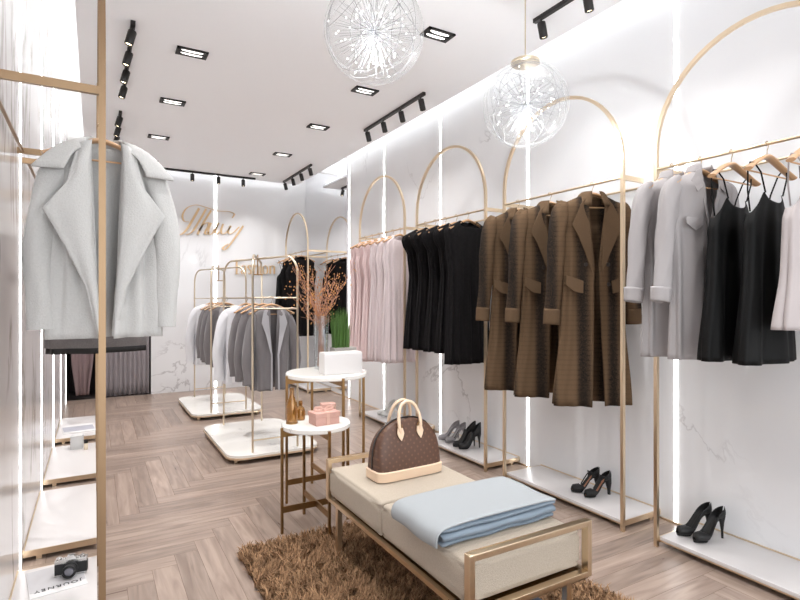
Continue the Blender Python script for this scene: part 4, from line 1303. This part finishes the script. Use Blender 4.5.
t = thing('grey_magazine', 'grey printed magazine on the farthest left platform', 'magazine', (-0.10*H, 4.62*H, ZP), math.radians(6))
MB().box(-0.14, 0.14, -0.19, 0.19, 0, 0.006).build('pages', M_paper, t, smooth=False)
MB().box(-0.132, 0.132, -0.12, 0.1, 0.006, 0.0068).build('cover_photo', mat('blue_grey_print', srgb(176, 176, 186), 0.5, var=0.1, vscale=10), t, smooth=False)
t = thing('standing_card', 'pale grey card box with gold foot on the third left platform', 'box', (-0.095*H, 4.02*H, ZP), math.radians(-6))
MB().box(-0.045, 0.045, -0.05, 0.05, 0, 0.115, bev=0.003).build('card_box', mat('pale_grey_card', srgb(205, 205, 204), 0.6), t)
t = thing('perfume_bottle', 'small gold bottle with black cap beside the pale card box', 'bottle', (-0.045*H, 3.955*H, ZP))
MB().box(-0.015, 0.015, -0.012, 0.012, 0, 0.055, bev=0.003).build('bottle_body', M_palegold, t)
MB().lathe([(0, 0.055), (0.015, 0.055), (0.016, 0.085), (0, 0.086)], 14).build('bottle_cap', M_shoe, t)

# ------------------------------------------------------------------ shag rug
def make_rug():
    import numpy as np
    rng = np.random.default_rng(5)
    x0, x1, y0, y1 = 0.49*H, 1.50*H, 0.35*H, 2.13*H
    n = 95000
    px = rng.uniform(x0, x1, n); py = rng.uniform(y0, y1, n)
    # ragged edge
    px += 0.012*np.sin(py*40)*((px-x0 < 0.05) | (x1-px < 0.05))
    # clumped lean field
    fld = 2.0*np.sin(px*31+1.7*np.sin(py*23))+2.2*np.sin(py*37+1.5*np.sin(px*29))+rng.normal(0, 0.8, n)
    L_ = rng.uniform(0.026, 0.062, n)
    ln = rng.uniform(0.4, 0.95, n)
    ux, uy = np.cos(fld), np.sin(fld)
    w_ = rng.uniform(0.0016, 0.0032, n)
    sx, sy = -uy*w_, ux*w_
    z = np.sqrt(np.maximum(0.05, 1-ln**2))*L_
    V = np.zeros((n, 5, 3))
    V[:, 0] = np.stack([px-sx, py-sy, np.full(n, 0.006)], 1)
    V[:, 1] = np.stack([px+sx, py+sy, np.full(n, 0.006)], 1)
    mx, my = px+ux*L_*ln*0.45, py+uy*L_*ln*0.45
    V[:, 2] = np.stack([mx+sx, my+sy, 0.006+z*0.72], 1)
    V[:, 3] = np.stack([mx-sx, my-sy, 0.006+z*0.72], 1)
    V[:, 4] = np.stack([px+ux*L_*ln, py+uy*L_*ln, 0.006+z], 1)
    me = bpy.data.meshes.new('shag_pile')
    me.vertices.add(n*5)
    me.vertices.foreach_set('co', V.reshape(-1))
    loops = np.zeros((n, 7), dtype=np.int32)
    b0 = (np.arange(n)*5)[:, None]
    loops[:, :] = b0+np.array([0, 1, 2, 3, 3, 2, 4])
    me.loops.add(n*7)
    me.loops.foreach_set('vertex_index', loops.reshape(-1))
    me.polygons.add(n*2)
    ls = np.zeros((n, 2), dtype=np.int32)
    ls[:, 0] = np.arange(n)*7; ls[:, 1] = ls[:, 0]+4
    me.polygons.foreach_set('loop_start', ls.reshape(-1))
    at = me.attributes.new('tone', 'FLOAT', 'FACE')
    at.data.foreach_set('value', np.repeat(rng.uniform(0, 1, n), 2))
    me.update(); me.validate()
    m = bpy.data.materials.new('shag_yarn'); m.use_nodes = True
    nt = m.node_tree; N = nt.nodes.new
    bs = nt.nodes['Principled BSDF']; bs.inputs['Roughness'].default_value = 0.9
    a = N('ShaderNodeAttribute'); a.attribute_name = 'tone'
    cr = N('ShaderNodeValToRGB')
    cr.color_ramp.elements[0].color = srgb(104, 74, 48); cr.color_ramp.elements[1].color = srgb(184, 146, 110)
    nt.links.new(a.outputs['Fac'], cr.inputs[0]); nt.links.new(cr.outputs[0], bs.inputs['Base Color'])
    me.materials.append(m)
    t = thing('shag_rug', 'brown shaggy rug on the wood floor under the bench', 'rug', ((x0+x1)/2, (y0+y1)/2, 0))
    o = bpy.data.objects.new('shag_pile', me); C.objects.link(o); o.parent = t
    o.location = (-(x0+x1)/2, -(y0+y1)/2, 0); o['kind'] = 'stuff'
    MB().box((x0-x1)/2, (x1-x0)/2, (y0-y1)/2, (y1-y0)/2, 0.0005, 0.008).build('backing', mat('rug_backing', srgb(96, 68, 48), 0.95), t, smooth=False)
make_rug()
t = thing('woven_case', 'blue grey woven case on the rug under the near bench end', 'case', (1.09*H, 1.20*H, 0.012))
MB().box(-0.11, 0.11, -0.05, 0.05, 0, 0.12, bev=0.01).build('case_body', M_denim, t)
MB().tube([(-0.04, -0.052, 0.09), (-0.03, -0.062, 0.105), (0.03, -0.062, 0.105), (0.04, -0.052, 0.09)], 0.004, 6).build('handle', M_denim, t)

# ------------------------------------------------------------------ curtains in the back opening
def curtain(name, label, x0, x1, m, pl, depth, yc):
    n = 160
    t = thing(name, label, 'curtain', ((x0+x1)/2, yc, 0))
    rows = []
    hw = (x1-x0)/2
    for z in [0.012+(NZ-0.05)*k/14 for k in range(15)]:
        rows.append([(-hw+2*hw*k/n, depth*(math.sin(pl*2*PI*k/n)+0.35*math.sin(pl*0.37*2*PI*k/n+1+z*0.4)), z) for k in range(n+1)])
    MB().grid(rows).build('drape', m, t, solid=0.003, auto=False)
    MB().tube([(-hw, 0, NZ-0.03), (hw, 0, NZ-0.03)], 0.01, 8).build('curtain_rod', M_black, t)
    return t
curtain('pleated_curtain', 'grey pleated fitting room curtain in the back wall opening', 0.03*H, NX1-0.02, M_curt, 11, 0.02, YB+0.05)
t = thing('mauve_robe', 'mauve brown garment hanging at the left of the grey curtain', 'robe', (-0.10*H, YB+0.0, 1.25*H))
lv = shoulder_levels(0.13, [(-0.4, 0.13, 0.06), (-1.1, 0.12, 0.05), (-1.62, 0.06, 0.04)])
body(lv, lambda f: ZSH, -1.62, amp=0.02, ph=0.4, fr=(5, 8, 13)).build('robe_body', M_mauve, t, solid=0.004, auto=False)
MB().tube([(0, 0, -0.07), (0, 0, 0.0), (0.02, 0, 0.02), (0, 0.02, NZ-1.25*H-0.02)], 0.003, 6).build('hook', M_black, t)

# ------------------------------------------------------------------ gold sign on the back wall
def stroke(b, pts, w0_, n=6, nib=0.6):
    """calligraphic stroke in x-z plane with a slanted nib"""
    P_ = spline(pts, n)
    rows = []
    for i, p in enumerate(P_):
        j0, j1 = max(0, i-1), min(len(P_)-1, i+1)
        dx, dz = P_[j1][0]-P_[j0][0], P_[j1][1]-P_[j0][1]
        l = math.hypot(dx, dz) or 1
        down = abs(dz/l)
        wd = w0_*(0.22+0.78*down**2.5) if nib else w0_
        nx, nz_ = -dz/l*wd/2, dx/l*wd/2
        rows.append([(p[0]-nx, 0, p[1]-nz_), (p[0]+nx, 0, p[1]+nz_), (p[0]+nx, -0.018, p[1]+nz_), (p[0]-nx, -0.018, p[1]-nz_)])
    b.grid(rows, wrap=True)
def U(x, y, k=[0]):        # photograph-space sketch of the sign -> wall metres
    return None
def wall_pt(px, py):
    th = math.radians(30)
    dX = (px-400)*math.cos(th)+530*math.sin(th); dY = -(px-400)*math.sin(th)+530*math.cos(th)
    s = 6.2/dY
    return (dX*s*H, (1+(299-py)*s)*H)
def letters(name, label, strokes, part_names):
    x0 = wall_pt(strokes[0][1][0][0], 240)[0]
    t = thing(name, label, 'sign', (x0, YB, 0))
    cur = {}
    for letter, pts, w_ in strokes:
        b = cur.setdefault(letter, MB())
        P_ = [wall_pt(*p) for p in pts]
        stroke(b, [(x-x0, z) for x, z in P_], w_)
    for k, b in cur.items():
        b.build('letter_'+k, M_sign, t)
W1 = 0.032
S1 = [('capital_t', [(189, 221), (184, 220), (182.5, 214), (187, 207), (196, 204), (206, 206.5), (218, 210), (228, 210.5), (234, 213), (232, 217)], W1*0.8),
      ('capital_t', [(199, 207.5), (193, 218), (187, 228), (182, 233), (179, 233.5)], W1*1.3),
      ('capital_t', [(206, 208), (198, 222), (192, 231), (186, 234)], W1*1.1),
      ('h', [(211, 209.5), (205, 219), (200, 228), (197.5, 233.5)], W1*1.1),
      ('h', [(199, 230), (203, 224), (208, 221.5), (208.5, 224.5), (205, 231), (206, 233.5), (209, 231)], W1*0.9),
      ('u', [(211, 222), (208.5, 228), (208.5, 233), (212, 232.5), (217, 225), (218.5, 222)], W1*0.9),
      ('u', [(218.5, 222), (215.5, 229), (216, 233.5), (219.5, 231)], W1*0.9),
      ('y', [(223, 223), (221, 229), (222, 233), (226, 231.5), (231, 225)], W1*0.9),
      ('y', [(230, 225), (228, 231), (230, 233), (234, 231), (239, 226)], W1*0.8),
      ('y', [(243, 225), (239, 231), (234, 238), (228, 246), (224, 249), (223, 246.5), (228, 243)], W1*1.1)]
letters('script_sign', 'gold script lettering reading Thuy on the white back wall', S1, None)
def vs_(x, y0, y1, w_): return ([(x, y0), (x, (y0+y1)/2), (x, y1)], w_)
S2 = []
def add_v(l, x, y0, y1, w_=0.026): S2.append((l, [(x, y0), (x, (y0+y1)/2), (x, y1)], w_))
def add_h(l, x0, x1, y, w_=0.035): S2.append((l, [(x0, y), ((x0+x1)/2, y+0.01), (x1, y)], w_))
add_v('capital_f', 236.5, 259, 273); add_h('capital_f', 235, 242.5, 259); add_h('capital_f', 236.5, 240.5, 265.5); add_h('capital_f', 235, 238.5, 273)
S2.append(('a', [(241.5, 266), (243, 264.5), (245, 265.5), (245.3, 269), (245.3, 272.5), (246.5, 272.8)], 0.024))
S2.append(('a', [(245, 268), (242, 269.5), (241.3, 271.5), (242.8, 273), (245, 271.5)], 0.02))
S2.append(('s', [(251, 265.5), (249.3, 264.3), (248, 266), (249.5, 268.5), (251, 270.5), (250, 273), (248, 272)], 0.026))
add_v('h', 253.5, 258.5, 273); S2.append(('h', [(254, 266.5), (255.8, 264.5), (257.6, 266), (257.6, 270), (257.6, 273)], 0.024))
add_v('i', 260.3, 265, 273); S2.append(('i', [(260.3, 261), (260.3, 262), (260.3, 262.6)], 0.026))
S2.append(('o', [(265, 264.5), (263, 266), (262.7, 269), (263.2, 272), (265, 273), (266.8, 272), (267.3, 269), (266.8, 266), (265, 264.5)], 0.022))
add_v('n', 270, 265, 273); S2.append(('n', [(270.3, 266.5), (272, 264.7), (274, 266), (274, 270), (274, 273)], 0.024))
letters('serif_sign', 'gold serif lettering reading Fashion under the gold script', S2, None)
